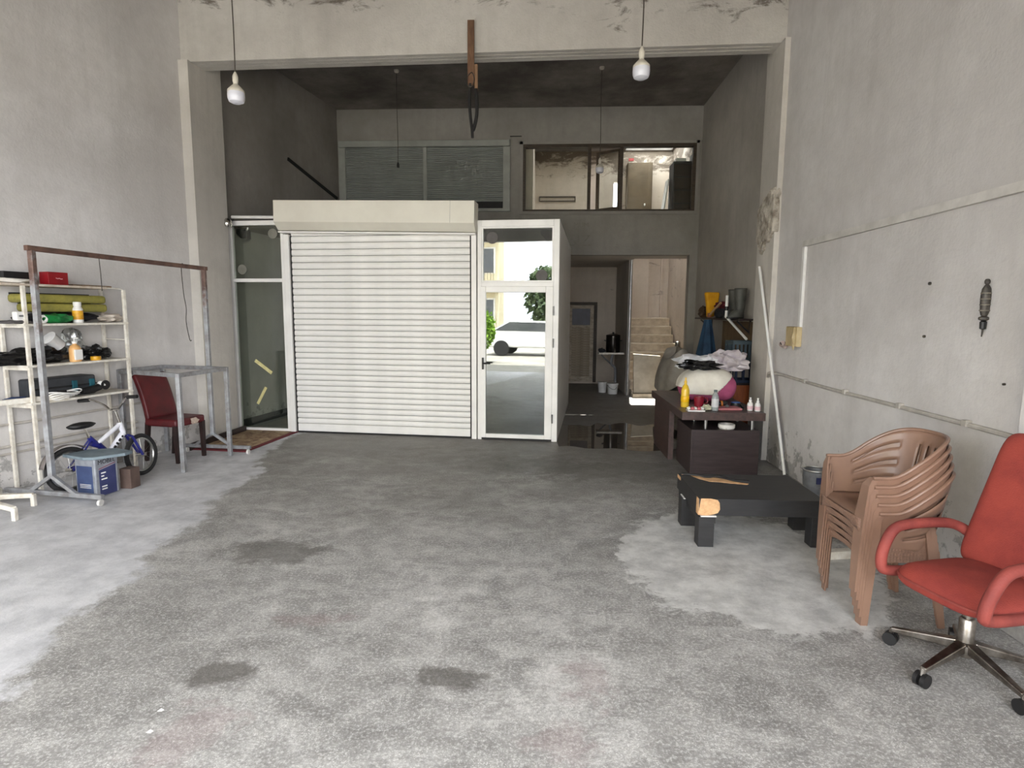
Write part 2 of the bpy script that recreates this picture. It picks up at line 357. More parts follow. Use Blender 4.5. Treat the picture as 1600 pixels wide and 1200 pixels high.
# stairs, each step a piece
m_step = mat('worn_marble', srgb(226, 214, 194), srgb(196, 182, 160), 5, .5, stretch=(1, 3, 6))
m_riser = mat('step_riser', srgb(214, 200, 178), srgb(180, 164, 142), 6, .6)
st = struct_root('stairs', (1.9, 12.42, 0), label='worn marble stairs climbing behind the back wall')
for k in range(9):
    z = .13+.19*k; y = .22*k
    r_ = MB().bx(0, 1.12, y, y+.26 if k < 8 else 2.2, max(z-.2, 0), z-.035).build('riser', m_riser, st)
    MB().bx(-.0, 1.12, y-.025, y+.24 if k < 8 else 2.2, z-.035, z).build('tread', m_step, r_, bev=.008)
S('trim_stair_wall', MB().bx(2.86, 2.9, 14.6, 14.66, 1.65, 4.2), m_room)

# ------------------------------------------------------------------ office front: glass panel, roller shutter, glass door (local x along the front)
OFF = (-.930, 8.006, 0); OA = -.0886
def off_root(name, label, kind='structure'):
    o = bpy.data.objects.new(name, None); COL.objects.link(o); o.location = OFF; o.rotation_euler = (0, 0, OA)
    return o
tag(MB().bx(1.10, 1.15, .06, 3.45, 0, 2.965).build('wall_office_side', m_white_al, loc=OFF, rot=(0,0,OA)), kind='structure')
S('wall_office_left', MB().prism([(-4.598,8.2),(-4.578,8.2),(-3.985,YB),(-4.0,YB)], 0, 2.95), m_wall)  # pale lining added over the darker wall to brighten the view through the glass
tag(MB().prism([(-4.578,8.2),(-4.56,8.2),(-3.97,YB),(-3.985,YB)], 0, .12).build('baseboard_office', mat('dark_skirting', srgb(70,74,76), srgb(52,56,58), 5, .6)), kind='structure')
w2 = tag(off_root('window_2', ''), 'tall fixed glass panel in white frame left of the roller shutter', kind='structure')
fr = MB()
for a in ((-3.57,-3.515,0,3.02),(-2.775,-2.73,0,3.02),(-3.515,-2.775,2.955,3.02),(-3.515,-2.775,2.165,2.215),(-3.515,-2.775,0,.05)): fr.bx(a[0], a[1], -.03, .04, a[2], a[3])
fr.build('frame', m_white_al, w2, bev=.004)
for z0_, z1_ in ((.05, 2.165), (2.215, 2.955)): MB().bx(-3.515, -2.775, .002, .010, z0_, z1_).build('pane', m_glass2, w2)
m_pale_yellow = mat('pale_yellow_strip', srgb(214, 206, 150), srgb(196, 186, 130), 20, .5)  # colour of the two slanting pale yellow strips on the pane
MB().bar((-3.257,-.002,1.041), (-3.006,-.002,.859), .003, .05, up=(0,0,1)).build('yellow_strip', m_pale_yellow, w2)
MB().bar((-3.106,-.002,.65), (-3.25,-.002,.40), .003, .042, up=(0,0,1)).build('yellow_strip', m_pale_yellow, w2)
m_dot = mat('grey_sticker', srgb(96, 92, 90), srgb(84, 80, 78), 12, .7)
m_dot2 = mat('faded_sticker', srgb(128, 126, 116), srgb(116, 114, 104), 12, .5)
def disc(par, u, z, r, mt, v=-.004): MB().prism([(u+r*math.cos(2*PI*k/28), z+r*math.sin(2*PI*k/28)) for k in range(28)], v-.002, v, 'y').build('round_sticker', mt, par)
disc(w2, -2.90, 2.84, .07, m_dot2); disc(w2, -3.39, 2.345, .07, m_dot2)
MB().tube([(-3.50,-.02,3.075),(-2.74,-.02,3.06)], .022, 10).build('conduit', m_white_al, w2, smooth=True)

rs = tag(off_root('roller_shutter', ''), 'white slatted roller shutter closing the office front', 'roller shutter')
hz = MB(); hz.T = Matrix.Rotation(.022, 4, 'Y'); hz.T.translation = V((-1.345, 0, 3.05))
hz.T = Matrix.Translation((-1.345, 0, 3.05)) @ Matrix.Rotation(.022, 4, 'Y')
hz.prism([(-.25,.17),(-.25,-.115),(-.13,-.215),(0,-.215),(0,.17)], -1.395, 1.395, 'x')
ho = hz.build('housing', m_cream_al, rs, bev=.004)
jb = MB(); jb.T = hz.T; jb.bx(1.07, 1.074, -.2512, -.25, -.115, .17); jb.build('panel_joint', mat('joint_grey', srgb(170,167,158), None, 5, .6), ho)
tr = MB(); tr.T = hz.T; tr.bx(-1.395, 1.39, -.14, 0, -.245, -.225); tr.build('bottom_trim', m_white_al, rs, bev=.003)
for a, b in ((-2.72,-2.645), (-.035,.035)): MB().bx(a, b, -.05, .03, 0, 2.82).build('guide_rail', m_white_al, rs, bev=.005)
for a, b in ((-2.645,-2.62), (-.06,-.035)): MB().bx(a, b, -.01, .03, 0, 2.8).build('rail_gap_shade', m_dark_gap, rs)  # dark strips drawn in for the shaded gaps beside the guides
def slat_mesh(h):
    p = [(.006,0),(-.004,.002),(-.013,h*.12),(-.019,h*.38),(-.019,h*.58),(-.013,h*.82),(-.004,h*.93),(.006,h*.95)]
    me = MB().prism(p, -2.62, -.06, 'x').mesh('slat', True); me.materials.append(m_white_al); return me
sa, sb = slat_mesh(.0795), slat_mesh(.0905)
z = .135
for k in range(21): place(sa, 'slat', rs, loc=(0,0,z)); z += .0795
while z < 2.80: place(sb, 'slat', rs, loc=(0,0,z)); z += .0905
MB().bx(-2.62, -.06, -.02, .012, .025, .133).build('bottom_bar', m_white_al, rs, bev=.006)
MB().bx(-2.62, -.06, -.015, .01, .001, .025).build('rubber_seal', m_dark_gap, rs)
MB().bx(-2.62, -.06, .012, .02, .02, 2.8).build('backing', m_dark_gap, rs)

d1 = tag(off_root('door_1', ''), 'white aluminium glass door with transom beside the roller shutter', kind='structure')
fr = MB()
for a in ((.05,.105,0,2.97),(1.075,1.15,0,2.97),(.105,1.075,2.885,2.97),(.105,1.075,2.10,2.16)): fr.bx(a[0], a[1], -.045, .05, a[2], a[3])
fr.build('frame', m_white_al, d1, bev=.005)
fr = MB()
for a in ((.105,.125,2.16,2.885),(1.05,1.075,2.16,2.885),(.125,1.05,2.865,2.885),(.125,1.05,2.16,2.18)): fr.bx(a[0], a[1], -.03, .03, a[2], a[3])
fr.build('transom_bead', m_white_al, d1)
MB().bx(.125, 1.05, .0, .008, 2.18, 2.865).build('transom_pane', m_glass, d1)
disc(d1, .245, 2.745, .078, m_dot); disc(d1, .915, 2.245, .078, m_dot)
lf = MB()
for a in ((.09,.165,.03,2.10),(.975,1.075,.03,2.10),(.165,.975,2.02,2.10),(.165,.975,.03,.085)): lf.bx(a[0], a[1], -.055, .0, a[2], a[3])
leaf = lf.build('leaf', m_white_al, d1, bev=.006)
MB().bx(.165, .975, -.028, -.02, .085, 2.02).build('glass_pane', m_glass, leaf)
MB().bx(.115, .14, -.075, -.055, .98, 1.14).tube([(.128,-.075,1.065),(.128,-.105,1.065),(.24,-.105,1.065)], .011, 8).build('handle', m_black, leaf)
for zz in (.32, 1.35, 1.78): MB().tube([(1.082,-.062,zz-.06),(1.082,-.062,zz+.06)], .012, 8).build('hinge', m_steel, leaf)
MB().bx(.105, 1.075, -.045, .05, .001, .028).build('threshold_gap', m_dark_gap, d1)

# shuttered window high on the back wall
m_grey_sh = mat('grey_shutter', srgb(142, 146, 142), srgb(130, 134, 130), 3, .5)
m_grey_fr = mat('grey_frame', srgb(160, 162, 156), srgb(146, 148, 142), 3, .5)
wi = struct_root('window_1', (0, YB, 0), label='grey roller-shuttered window high on the back wall')
f = MB().bx(-3.97,-3.84,-.06,0,3.69,4.99).bx(-.79,-.655,-.06,0,3.69,4.99).bx(-3.84,-.79,-.06,0,3.69,3.745).bx(-2.33,-2.26,-.05,0,3.745,4.88)
f.build('frame', m_grey_fr, wi, bev=.004)
MB().bx(-3.95,-.66,-.12,0,4.88,4.995).build('shutter_box', m_grey_fr, wi, bev=.01)
for a, b, z0_ in ((-3.84,-2.33,3.745),(-2.26,-.79,3.875)):
    g = MB(); z = z0_
    while z < 4.87: g.prism([(-.02,z),(-.03,z+.008),(-.03,z+.026),(-.02,z+.034),(-.005,z+.034),(-.005,z)], a, b, 'x'); z += .036
    tag(g.build('shutter_curtain', m_grey_sh, wi), kind='stuff')
MB().bx(-2.26,-.79,-.006,0,3.745,3.875).build('dark_gap', m_dark_gap, wi)
MB().bx(-.66,-.44,-.012,0,5.075,5.087).build('wall_crack', m_dark_gap, wi)
m_ghost = mat('faded_lettering', srgb(142,138,132), srgb(128,124,118), 9, .9)
for s_, sz, x_, z_ in (('SIZ',.30,.70,3.13),('MUM',.13,.72,3.43)):
    o = place(text_mesh(s_, sz, .0005), 'faded_letters', bpy.data.objects['wall_back'], loc=(x_,YB-.001,z_), rot=(PI/2,0,0)); o.data.materials.append(m_ghost)

# open window to the upper room
m_brown = mat('dark_brown_wood', srgb(74, 62, 48), srgb(54, 44, 34), 9, .6, stretch=(1,1,6))
wj = struct_root('window_3', (0, YB, 0), label='brown framed window into the lit upper room')
f = MB().bx(-.41,-.36,-.02,.1,3.69,4.93).bx(2.79,2.85,-.02,.1,3.69,4.93).bx(-.36,2.79,-.02,.1,4.87,4.93).bx(-.36,2.79,-.02,.1,3.69,3.725)
f.bx(.825,.885,-.0,.08,3.725,4.87).bx(1.43,1.49,-.0,.08,3.725,4.87)
f.build('frame', m_brown, wj, bev=.004)
MB().bx(-.47,2.90,-.03,.0,3.63,3.69).bx(-.47,-.41,-.015,0,3.69,4.98).bx(2.85,2.90,-.015,0,3.69,4.98).bx(-.47,2.90,-.015,0,4.93,4.98).build('surround', m_back, wj)
MB().bx(-.36,.825,.035,.04,3.725,4.87).build('pane', m_pane, wj)
MB().bx(1.49,2.79,.035,.04,3.725,4.87).build('pane', m_pane, wj)
sa_ = MB().bx(-.52,-.46,-.02,.02,3.74,4.86).bx(-.05,0,-.02,.02,3.74,4.86).bx(-.46,-.05,-.02,.02,4.81,4.86).bx(-.46,-.05,-.02,.02,3.74,3.79)
so = sa_.build('open_sash', m_brown, wj, bev=.003, loc=(1.45,.06,0), rot=(0,0,-.6))
MB().bx(-.46,-.05,-.003,.003,3.79,4.81).build('sash_pane', m_pane, so)

# louvred door at the end of the passage
m_oldw = mat('old_white_door', srgb(196, 184, 166), srgb(150, 136, 116), 8, .65, stretch=(1,1,3))
d2 = struct_root('door_2', (0, 14.656, 0), label='old louvred door with a small dark pane at the passage end')
MB().bx(.56,.62,-.08,0,.04,2.02).bx(1.27,1.34,-.08,0,.04,2.02).bx(.62,1.27,-.08,0,1.95,2.02).build('frame', m_brown, d2)
MB().bx(.63,.73,-.06,-.02,.06,1.94).bx(1.17,1.26,-.06,-.02,.06,1.94).bx(.73,1.17,-.06,-.02,1.86,1.94).bx(.73,1.17,-.06,-.02,1.38,1.46).bx(.73,1.17,-.06,-.02,.06,.18).build('leaf', m_oldw, d2, bev=.005)
MB().bx(.73,1.17,-.035,-.03,1.46,1.86).build('pane', mat('dark_pane', srgb(62,60,76), srgb(48,46,58), 4, .45), d2)
lm = MB(); lm.bar((.73,-.045,0),(1.17,-.045,0),.012,.075, up=(0,-.5,.87)); lme = lm.mesh('louvre_slat'); lme.materials.append(m_oldw)
for k in range(20): place(lme, 'louvre_slat', d2, loc=(0,0,.215+k*.0605))

# ------------------------------------------------------------------ left side
m_rust = mat('rusty_steel', srgb(120, 92, 80), srgb(86, 66, 60), 9, .6, .4)
m_rackgrey = mat('scuffed_grey_steel', srgb(168, 170, 174), srgb(134, 132, 132), 11, .45, .5)
m_caster = mat('caster_white', srgb(220, 218, 214), srgb(190, 188, 184), 9, .4)
tp_ = NT('rust_worn_post'); _z = tp_.xyz()[2]
tp_.set(col=tp_.mix(tp_.ramp(tp_.math('ADD', tp_.math('MULTIPLY', tp_.noise(6, 5, .65), .8), tp_.math('MULTIPLY', _z, .26)), ((.86, 0.0), (.98, 1.0))), tp_.ramp(tp_.noise(11, 5), ((.35, srgb(134,132,132)), (.65, srgb(168,170,174)))), tp_.ramp(tp_.noise(14, 4), ((.35, srgb(92,72,66)), (.65, srgb(128,104,94))))), rough=.5, metal=.4)
m_post = tp_.m
# garment rack
gr_ = thing('garment_rack', 'tall welded steel garment rack on casters with rusty top bar', 'clothes rack', (-4.26, 5.94, 0))
def W(p): return V(p)-V((-4.26, 5.94, 0))
near, far = V((-4.46, 4.974, 0)), V((-4.06, 6.91, 0))
for i, (b, e0, e1) in enumerate(((near, V((-4.99, 5.055, .085)), V((-3.93, 4.895, .085))), (far, V((-4.45, 6.94, .085)), V((-3.575, 6.875, .085))))):
    MB().bar(W(b+V((0,0,.24))), W(b+V((0,0,2.27))), .045, .045, up=(0,1,0)).build('post', m_post, gr_, bev=.003)
    MB().bar(W(e0), W(e1), .04, .04).build('base_bar', m_rackgrey, gr_, bev=.003)
    d = (e1-e0).normalized()
    for s in (-1, 1): MB().bar(W(b+V((0,0,.25))), W(b+d*.26*s+V((0,0,.085))), .032, .032, up=(0,1,0)).build('brace', m_rackgrey, gr_)
    for e in (e0+d*.03, e1-d*.03):
        c = MB().tube([W(e+V((0,0,-.02))), W(e+V((0,0,-.045)))], .012, 8).build('caster_stem', m_steel, gr_)
        a = V((.012, 0, 0)); MB().tube([W(V((e.x, e.y, .03)))-a, W(V((e.x, e.y, .03)))+a], .03, 14).build('caster_wheel', m_caster, c, smooth=True)
MB().bar(W((-4.47,4.93,2.285)), W((-4.05,6.95,2.255)), .045, .045).build('top_bar', m_rust, gr_, bev=.003)
m_wire = mat('dark_wire', srgb(92, 88, 84), srgb(70, 66, 62), 20, .4, .8)
MB().tube(smooth_path([W((-4.33,5.6,2.30)), W((-4.335,5.6,2.25)), W((-4.33,5.6,2.1)), W((-4.33,5.6,1.94))]), .004, 6).build('hook_wire', m_wire, gr_, smooth=True)
MB().tube(smooth_path([W((-4.12,6.6,2.29)), W((-4.14,6.6,2.24)), W((-4.13,6.6,1.95)), W((-4.11,6.6,1.78)), W((-4.12,6.6,1.62)), W((-4.09,6.6,1.42)), W((-4.07,6.6,1.415))]), .005, 6).build('hook_wire', m_wire, gr_, smooth=True)

# shelf unit, local x into the room, y along the wall
SH = (-5.13, 5.28, 0); SA = math.radians(-14.04)
su = thing('shelf_unit', 'open white metal shelf unit with four cluttered shelves', 'shelf', SH, SA)
SHZ = (1.995, 1.622, 1.232, .878)
for lx, ly, top in ((.02,.015,1.66), (.325,.03,2.0), (.02,1.02,2.0), (.325,1.04,1.97)): MB().bar((lx,ly,0),(lx,ly,top),.03,.03,up=(0,1,0)).build('upright', m_white_paint, su, bev=.002)
for k, z in enumerate(SHZ):
    MB().bx(0,.345,-.16 if k == 0 else .0,1.06 if k else .84,z-.022,z).build('shelf_board', m_white_paint if k else mat('stained_board', srgb(206,196,182), srgb(168,150,132), 8, .6), su, bev=.003)
for z in (1.60, 1.2, .84): MB().bar((.02,.015,z),(.325,.03,z),.025,.03).build('cross_rail', m_white_paint, su)
MB().tube(smooth_path([(.33,.84,1.985),(.33,1.0,1.98),(.33,1.035,1.96)]), .006, 6).tube(smooth_path([(.03,1.02,1.44),(.33,1.04,1.43)]), .006, 6).build('wire_brace', m_white_paint, su)
SM = Matrix.Translation(SH) @ Matrix.Rotation(SA, 4, 'Z')
def on_shelf(lx, ly, z): return SM @ V((lx, ly, z))
def sthing(name, label, cat, lx, ly, z, rz=0): return thing(name, label, cat, on_shelf(lx, ly, z), SA+rz)
def sone(name, mb, mt, label, cat, lx, ly, z, rz=0, **k): return tag(mb.build(name, mt, loc=on_shelf(lx, ly, z), rot=(0,0,SA+rz), **k), label, cat)
# top shelf
rb = sthing('gift_box', 'red cardboard box with small white print on the top shelf', 'box', .22, .40, SHZ[0])
MB().bx(-.06,.06,-.1,.09,.0015,.125).build('carton', mat('red_card', srgb(142, 12, 24), srgb(122, 8, 18), 6, .45), rb, bev=.003)
MB().tube(smooth_path([(.0605,-.03,.068),(.0605,-.012,.062),(.0605,.004,.066),(.0605,.018,.060),(.0605,.034,.062)]), .004, 6).build('printed_mark', mat('pale_pink_print', srgb(226,170,176), None, 6, .5), rb)
sone('box', MB().bx(-.06,.06,-.15,.14,.001,.115), m_black, 'black box lying behind the red box on the top shelf', 'box', .08, .15, SHZ[0], bev=.004)
pp = MB()
pp.blob((0,0,.022),(.13,.2,.03),2,.18,2,5,floor=.001)
sone('folded_sheet', pp, mat('white_paper', srgb(236,232,224), srgb(214,208,198), 9, .7), 'crumpled white sheet lying at the near end of the top shelf', 'sheet', .2, -.0, SHZ[0], smooth=True)
sone('loose_plank', MB().bx(-.05,.05,-.22,.22,.001,.02), m_plank_wood, 'thin brown plank at the far end of the top shelf', 'plank', .12, .82, SHZ[0], .06)
# second shelf
m_yel = mat('yellow_green_fabric', srgb(152, 144, 66), srgb(110, 106, 52), 7, .8, bump=.3)
m_khaki = mat('dark_cloth', srgb(44, 44, 50), srgb(24, 24, 28), 6, .85, bump=.3)
def cushion(z, l, label, ly):
    t = sthing('foam_pad', label, 'pad', .15, ly, z)
    MB().bx(-.13,.13,-l/2,l/2,.002,.085).build('pad', m_yel, t, bev=.03, seg=4, smooth=True)
    MB().bar((-.13,-l/2+.03,.09),(-.13,l/2,.09),.02,.02).build('piping', m_khaki, t)
sone('dark_sack', MB().blob((0,0,.055),(.11,.36,.055),3,.2,2.2,8,floor=.001), m_khaki, 'flat dark cloth sack under the yellow pads on the shelf', 'sack', .12, .48, SHZ[1], smooth=True)
cushion(SHZ[1]+.108, .74, 'lower of two stacked yellow foam pads on the second shelf', .52); cushion(SHZ[1]+.196, .80, 'upper of two stacked yellow foam pads on the second shelf', .48)
gb = sthing('green_bag', 'crumpled glossy green bag beside the white tape roll', 'bag', .30, .34, SHZ[1])
MB().blob((0,0,.045),(.05,.14,.05),3,.3,2.4,4,floor=.001).build('bag_body', mat('green_plastic', srgb(28, 128, 62), srgb(14, 84, 38), 8, .35), gb, smooth=True)
tr_ = MB(); tr_.T = Matrix.Rotation(PI/2, 4, 'Y')
tr_.grid(lambda u, v: ((.028+.013*math.cos(2*PI*v))*math.cos(2*PI*u), (.028+.013*math.cos(2*PI*v))*math.sin(2*PI*u), .014*math.sin(2*PI*v)), 20, 8)
sone('tape_roll', tr_, m_white_plastic, 'white roll of tape standing at the edge of the second shelf', 'tape', .318, .195, SHZ[1]+.042, smooth=True)
pbm = sthing('pill_bottle', 'white plastic jar with yellow label on the second shelf', 'bottle', .29, .55, SHZ[1])
MB().lathe([(.0,.001),(.043,.001),(.046,.01),(.046,.14),(.032,.165),(.03,.17)],18).build('jar', m_white_plastic, pbm, smooth=True)
MB().lathe([(.034,.168),(.036,.172),(.036,.205),(.034,.212),(0,.212)],18).build('cap', m_white_plastic, pbm, smooth=True)
MB().lathe([(.0468,.035),(.0470,.035),(.0470,.125),(.0468,.125)],18).build('label', mat('yellow_label', srgb(232,178,44), srgb(196,136,30), 30, .5), pbm, smooth=True)
ad = sthing('power_adapter', 'small white box with grey print on the near shelf end', 'adapter', .3, -.0, SHZ[1]+.03)
MB().bx(-.03,.03,-.05,.05,.001,.085).build('case', m_white_plastic, ad, bev=.014, seg=3, smooth=True)
MB().bx(.0302,.0312,-.025,.025,.035,.052).build('printed_mark', m_galv, ad)
sone('folded_cloth', MB().blob((0,0,.015),(.11,.14,.02),3,.2,2,13,floor=.001), mat('grey_cloth', srgb(92,88,88), srgb(66,62,62), 9, .85), 'flat grey cloth under the small white box', 'cloth', .22, .0, SHZ[1], smooth=True)
sone('crumpled_paper', MB().blob((0,0,.05),(.10,.13,.05),3,.3,2.6,17,floor=.001), mat('beige_paper', srgb(206,196,184), srgb(176,164,152), 9, .75), 'crumpled beige paper at the far end of the second shelf', 'paper', .17, .98, SHZ[1])
# third shelf
m_bag = mat('black_bin_bag', srgb(24, 23, 24), srgb(14, 14, 15), 6, .25, bump=.6, bscale=18)
sone('bin_bag', MB().blob((0,0,.06),(.12,.36,.085),4,.28,2.0,21,floor=.001), m_bag, 'large crumpled black plastic bag on the third shelf', 'bag', .155, .17, SHZ[2], smooth=True)
sone('bin_bag', MB().blob((0,0,.06),(.1,.14,.085),4,.3,2.2,25,floor=.001), m_bag, 'small crumpled black bag behind the orange bottle', 'bag', .14, .80, SHZ[2], smooth=True)
m_clear = glass_mat('clear_plastic', (.84,.85,.86), .10)
ct = MB(); ct.T = Matrix.Rotation(.9, 4, 'X')
ct.lathe([(.0,-.07),(.055,-.07),(.07,.06),(.074,.065),(.074,.07),(.0,.072)],18)
sone('plastic_tub', ct, mat('milky_plastic', srgb(222,222,222), srgb(196,196,198), 6, .25), 'pale plastic tub tipped over on the black bag', 'tub', .2, .36, SHZ[2]+.205, smooth=True)
sone('plastic_bag', MB().blob((0,0,.11),(.08,.1,.13),3,.25,2.4,31,floor=.001), m_clear, 'clear crumpled plastic bag behind the orange bottle', 'bag', .12, .60, SHZ[2]+.09, smooth=True)
sb_ = sthing('spray_bottle', 'orange lotion bottle with white label and pump on third shelf', 'bottle', .29, .49, SHZ[2])
MB().lathe([(0,.001),(.05,.001),(.053,.01),(.053,.13),(.04,.16),(.018,.175),(.018,.185)],16).build('body', mat('orange_liquid', srgb(226,180,122), srgb(212,160,100), 4, .3), sb_, smooth=True)
MB().lathe([(.017,.183),(.02,.185),(.02,.205),(.006,.21),(.006,.245),(0,.246)],12).bar((-.006,0,.243),(.05,0,.238),.014,.012).build('pump', m_white_plastic, sb_, smooth=True)
MB().bx(.035,.0545,-.04,.04,.02,.125).build('label', m_white_plastic, sb_, bev=.006)
ytm = MB().lathe([(.026,.0),(.046,.0),(.048,.004),(.048,.036),(.046,.04),(.026,.04),(.026,.0)],24)
sone('tape_roll', ytm, mat('amber_tape', srgb(226,170,36), srgb(196,140,24), 8, .35), 'yellow roll of packing tape lying on the third shelf', 'tape', .29, .70, SHZ[2]+.001, smooth=True)
# fourth shelf
tb = sthing('tool_case', 'long dark tool case with teal clips on the lowest shelf', 'tool case', .11, .45, SHZ[3])
MB().bx(-.10,.12,-.34,.28,.001,.20).build('case', mat('charcoal_case', srgb(58,60,64), srgb(40,42,46), 6, .55), tb, bev=.02, seg=3)
MB().bx(.12,.128,-.34,.28,.10,.115).build('seam', m_black, tb)
for ly in (.02, .2): MB().bx(.12,.14,ly,ly+.05,.05,.16).build('clip', mat('teal_plastic', srgb(30,92,104), srgb(20,70,82), 6, .4), tb, bev=.004)
ag = sthing('angle_grinder', 'black and white angle grinder beside the tool case', 'power tool', .27, .70, SHZ[3])
MB().tube([(0,-.16,.045),(0,-.03,.055),(0,.04,.07)], [.03,.038,.035], 12).build('body', m_black, ag, smooth=True)
MB().tube([(0,.03,.06),(0,.06,.09),(0,.09,.10)], [.035,.045,.03], 12).build('gear_head', m_white_plastic, ag, smooth=True)
MB().prism([(.07+.05*math.cos(a*.3), .085+.05*math.sin(a*.3)) for a in range(21)], .035, .041, 'x').build('disc', m_black, ag)
cc = MB()
for k in range(5): cc.tube([((.045+.006*k)*math.cos(a)+.006*k, (.10+.014*k)*math.sin(a)+.006*k, .012+.014*k+.012*math.sin(2*a+k)) for a in [2*PI*i/24 for i in range(24)]], .006, 6, True)
cable = sthing('cable_coil', 'coil of white cable on the near end of lowest shelf', 'cable', .315, .30, SHZ[3])
cc.build('loops', m_white_plastic, cable, smooth=True); MB().bx(-.02,.03,-.03,.04,.045,.085).build('plug', m_black, cable, bev=.008)
sone('long_level', MB().bx(-.02,.02,-.45,.35,.001,.05), m_white_paint, 'long white aluminium bar jutting over the lowest shelf', 'bar', .28, .0, SHZ[3], -.18, bev=.003)
sone('blue_cloth', MB().blob((0,0,.02),(.07,.12,.025),3,.3,2.5,41,floor=.001), mat('blue_rag', srgb(48,76,128), srgb(30,50,92), 9, .8), 'small blue rag on the near end of the lowest shelf', 'rag', .1, .02, SHZ[3], smooth=True)

# welded table frame
tf = thing('table_frame', 'bare welded grey steel table frame without a top', 'table frame', (-4.3, 6.5, 0))
def T4(x, y, z): return V((x+4.3, y-6.5, z))
P = [(-3.885,6.02),(-3.785,6.79),(-4.69,6.97),(-4.80,6.38)]; HT = 1.085
for i in range(4):
    MB().bar(T4(*P[i],0), T4(*P[i],HT), .045, .045, up=(0,1,0)).build('leg', m_rackgrey, tf, bev=.003)
    MB().bar(T4(*P[i],HT-.02), T4(*P[(i+1)%4],HT-.02), .045, .045).build('top_rail', m_rackgrey, tf, bev=.003)

# red chair
m_redv = mat('worn_red_vinyl', srgb(92, 20, 25), srgb(66, 13, 17), 5, .5)
m_dkwood = mat('dark_chair_wood', srgb(44, 28, 26), srgb(30, 20, 18), 8, .4)
rc = thing('dining_chair', 'worn red upholstered dining chair beside the steel table frame', 'chair', (-4.36, 6.62, 0), math.radians(78))
# local: front towards -y, seat .46 wide
MB().bx(-.22,.22,-.25,.2,.42,.51).build('seat', m_redv, rc, bev=.025, seg=3, smooth=True)
MB().grid(lambda u, v: (-.21+.42*u, .17+.06*v+.10*v*v, .48+.53*v), 8, 10).build('backrest', m_redv, rc, solid=.06, bev=.015, smooth=True)
for sx in (-.195, .195):
    MB().bar((sx,-.22,.44),(sx,-.225,0),.05,.05,up=(0,1,0),w2=.036,h2=.036).build('leg', m_dkwood, rc)
    MB().bar((sx,.17,.46),(sx,.225,0),.045,.045,up=(0,1,0),w2=.036,h2=.036).build('leg', m_dkwood, rc)
tp = MB().blob((.06,-.252,.465),(.055,.006,.04),2,.4,2.5,3); tp.build('torn_patch', mat('bare_lining', srgb(206,190,174), srgb(176,154,140), 18, .8), rc)

# child's bicycle, local x forward along the wheel line, y to its left
bk = thing('bicycle', 'small blue and white child bicycle leaning by the shelf unit', 'bicycle', (-4.504, 5.251, 0), math.atan2(.70, .264))
BM = Matrix.Rotation(-.10, 4, 'X')
def bmb():
    b = MB(); b.T = BM; return b
m_tyre = mat('tyre_rubber', srgb(34,33,34), srgb(24,23,24), 12, .8)
m_blue = mat('bike_blue', srgb(34,38,120), srgb(22,24,88), 5, .35)
m_bwhite = mat('bike_white', srgb(226,226,232), srgb(206,206,214), 6, .35)
def wheel(cx, steer, r=.2):
    def B():
        b = bmb()
        if steer: b.T = BM @ Matrix.Translation((cx,0,0)) @ Matrix.Rotation(steer,4,'Z') @ Matrix.Translation((-cx,0,0))
        return b
    ring = lambda rr: [(cx+rr*math.cos(2*PI*k/32), 0, r+.024+rr*math.sin(2*PI*k/32)) for k in range(32)]
    ty = B().tube(ring(r), .024, 8, True).build('tyre', m_tyre, bk, smooth=True)
    B().tube(ring(r-.026), .010, 6, True).build('rim', m_steel, ty, smooth=True)
    s = B()
    for k in range(12): a = 2*PI*k/12; s.tube([(cx+.02*math.cos(a+.4),.015*(-1)**k,r+.024+.02*math.sin(a+.4)),(cx+(r-.026)*math.cos(a),0,r+.024+(r-.026)*math.sin(a))],.0015,4)
    s.build('spokes', m_steel, ty)
    B().tube([(cx,-.05,r+.024),(cx,.05,r+.024)],.018,10).build('hub', m_chrome, ty, smooth=True)
    return ty
wheel(0, 0); wheel(.70, .28)
WR = .224
bb = (.37,0,.30); ht = (.52,0,.60); hb = (.545,0,.49); st_ = (.21,0,.50)
bmb().tube([bb, hb], .030, 10).tube([(.27,0,.42),(.52,0,.58)], .022, 10).build('down_tube', m_bwhite, bk, smooth=True)
bmb().tube([bb, st_], .024, 10).tube([bb,(.28,0,.42)],.03,10).build('seat_tube', m_blue, bk, smooth=True)
bmb().tube([(.22,.0,.44),(.30,0,.40)], .03, 10).build('gusset', m_blue, bk, smooth=True)
for sy in (-.05, .05): bmb().tube([(0,sy,WR),(.35,sy*.6,.30)],.012,8).tube([(0,sy,WR),(.21,sy*.4,.47)],.009,8).build('rear_stay', m_blue, bk, smooth=True)
bmb().tube([hb, ht], .026, 12).build('head_tube', m_bwhite, bk, smooth=True)
for sy in (-.05, .05): bmb().tube([(.555,sy*.9,.46),(.60,sy,.44),(.70+sy*.3,sy,WR)],.014,8).build('fork_blade', m_blue, bk, smooth=True)
bmb().tube([ht,(.50,0,.70),(.485,0,.745)],.014,10).build('stem', m_chrome, bk, smooth=True)
hbm = bmb(); hbm.T = BM @ Matrix.Translation((.485,0,.74)) @ Matrix.Rotation(.28,4,'Z')
hbm.tube(smooth_path([(-.06,.30,.12),(-.05,.21,.12),(-.01,.11,.06),(.0,.04,.0),(0,-.04,0),(-.01,-.11,.06),(-.05,-.21,.12),(-.06,-.30,.12)]),.012,8)
hb_o = hbm.build('handlebar', m_chrome, bk, smooth=True)
for s in (-1, 1):
    g = bmb(); g.T = hbm.T; g.tube([(-.053,s*.22,.12),(-.062,s*.335,.12)],.019,10); g.build('grip', m_black, hb_o, smooth=True)
bmb().tube([st_,(.18,0,.60)],.012,8).build('seat_post', m_chrome, bk, smooth=True)
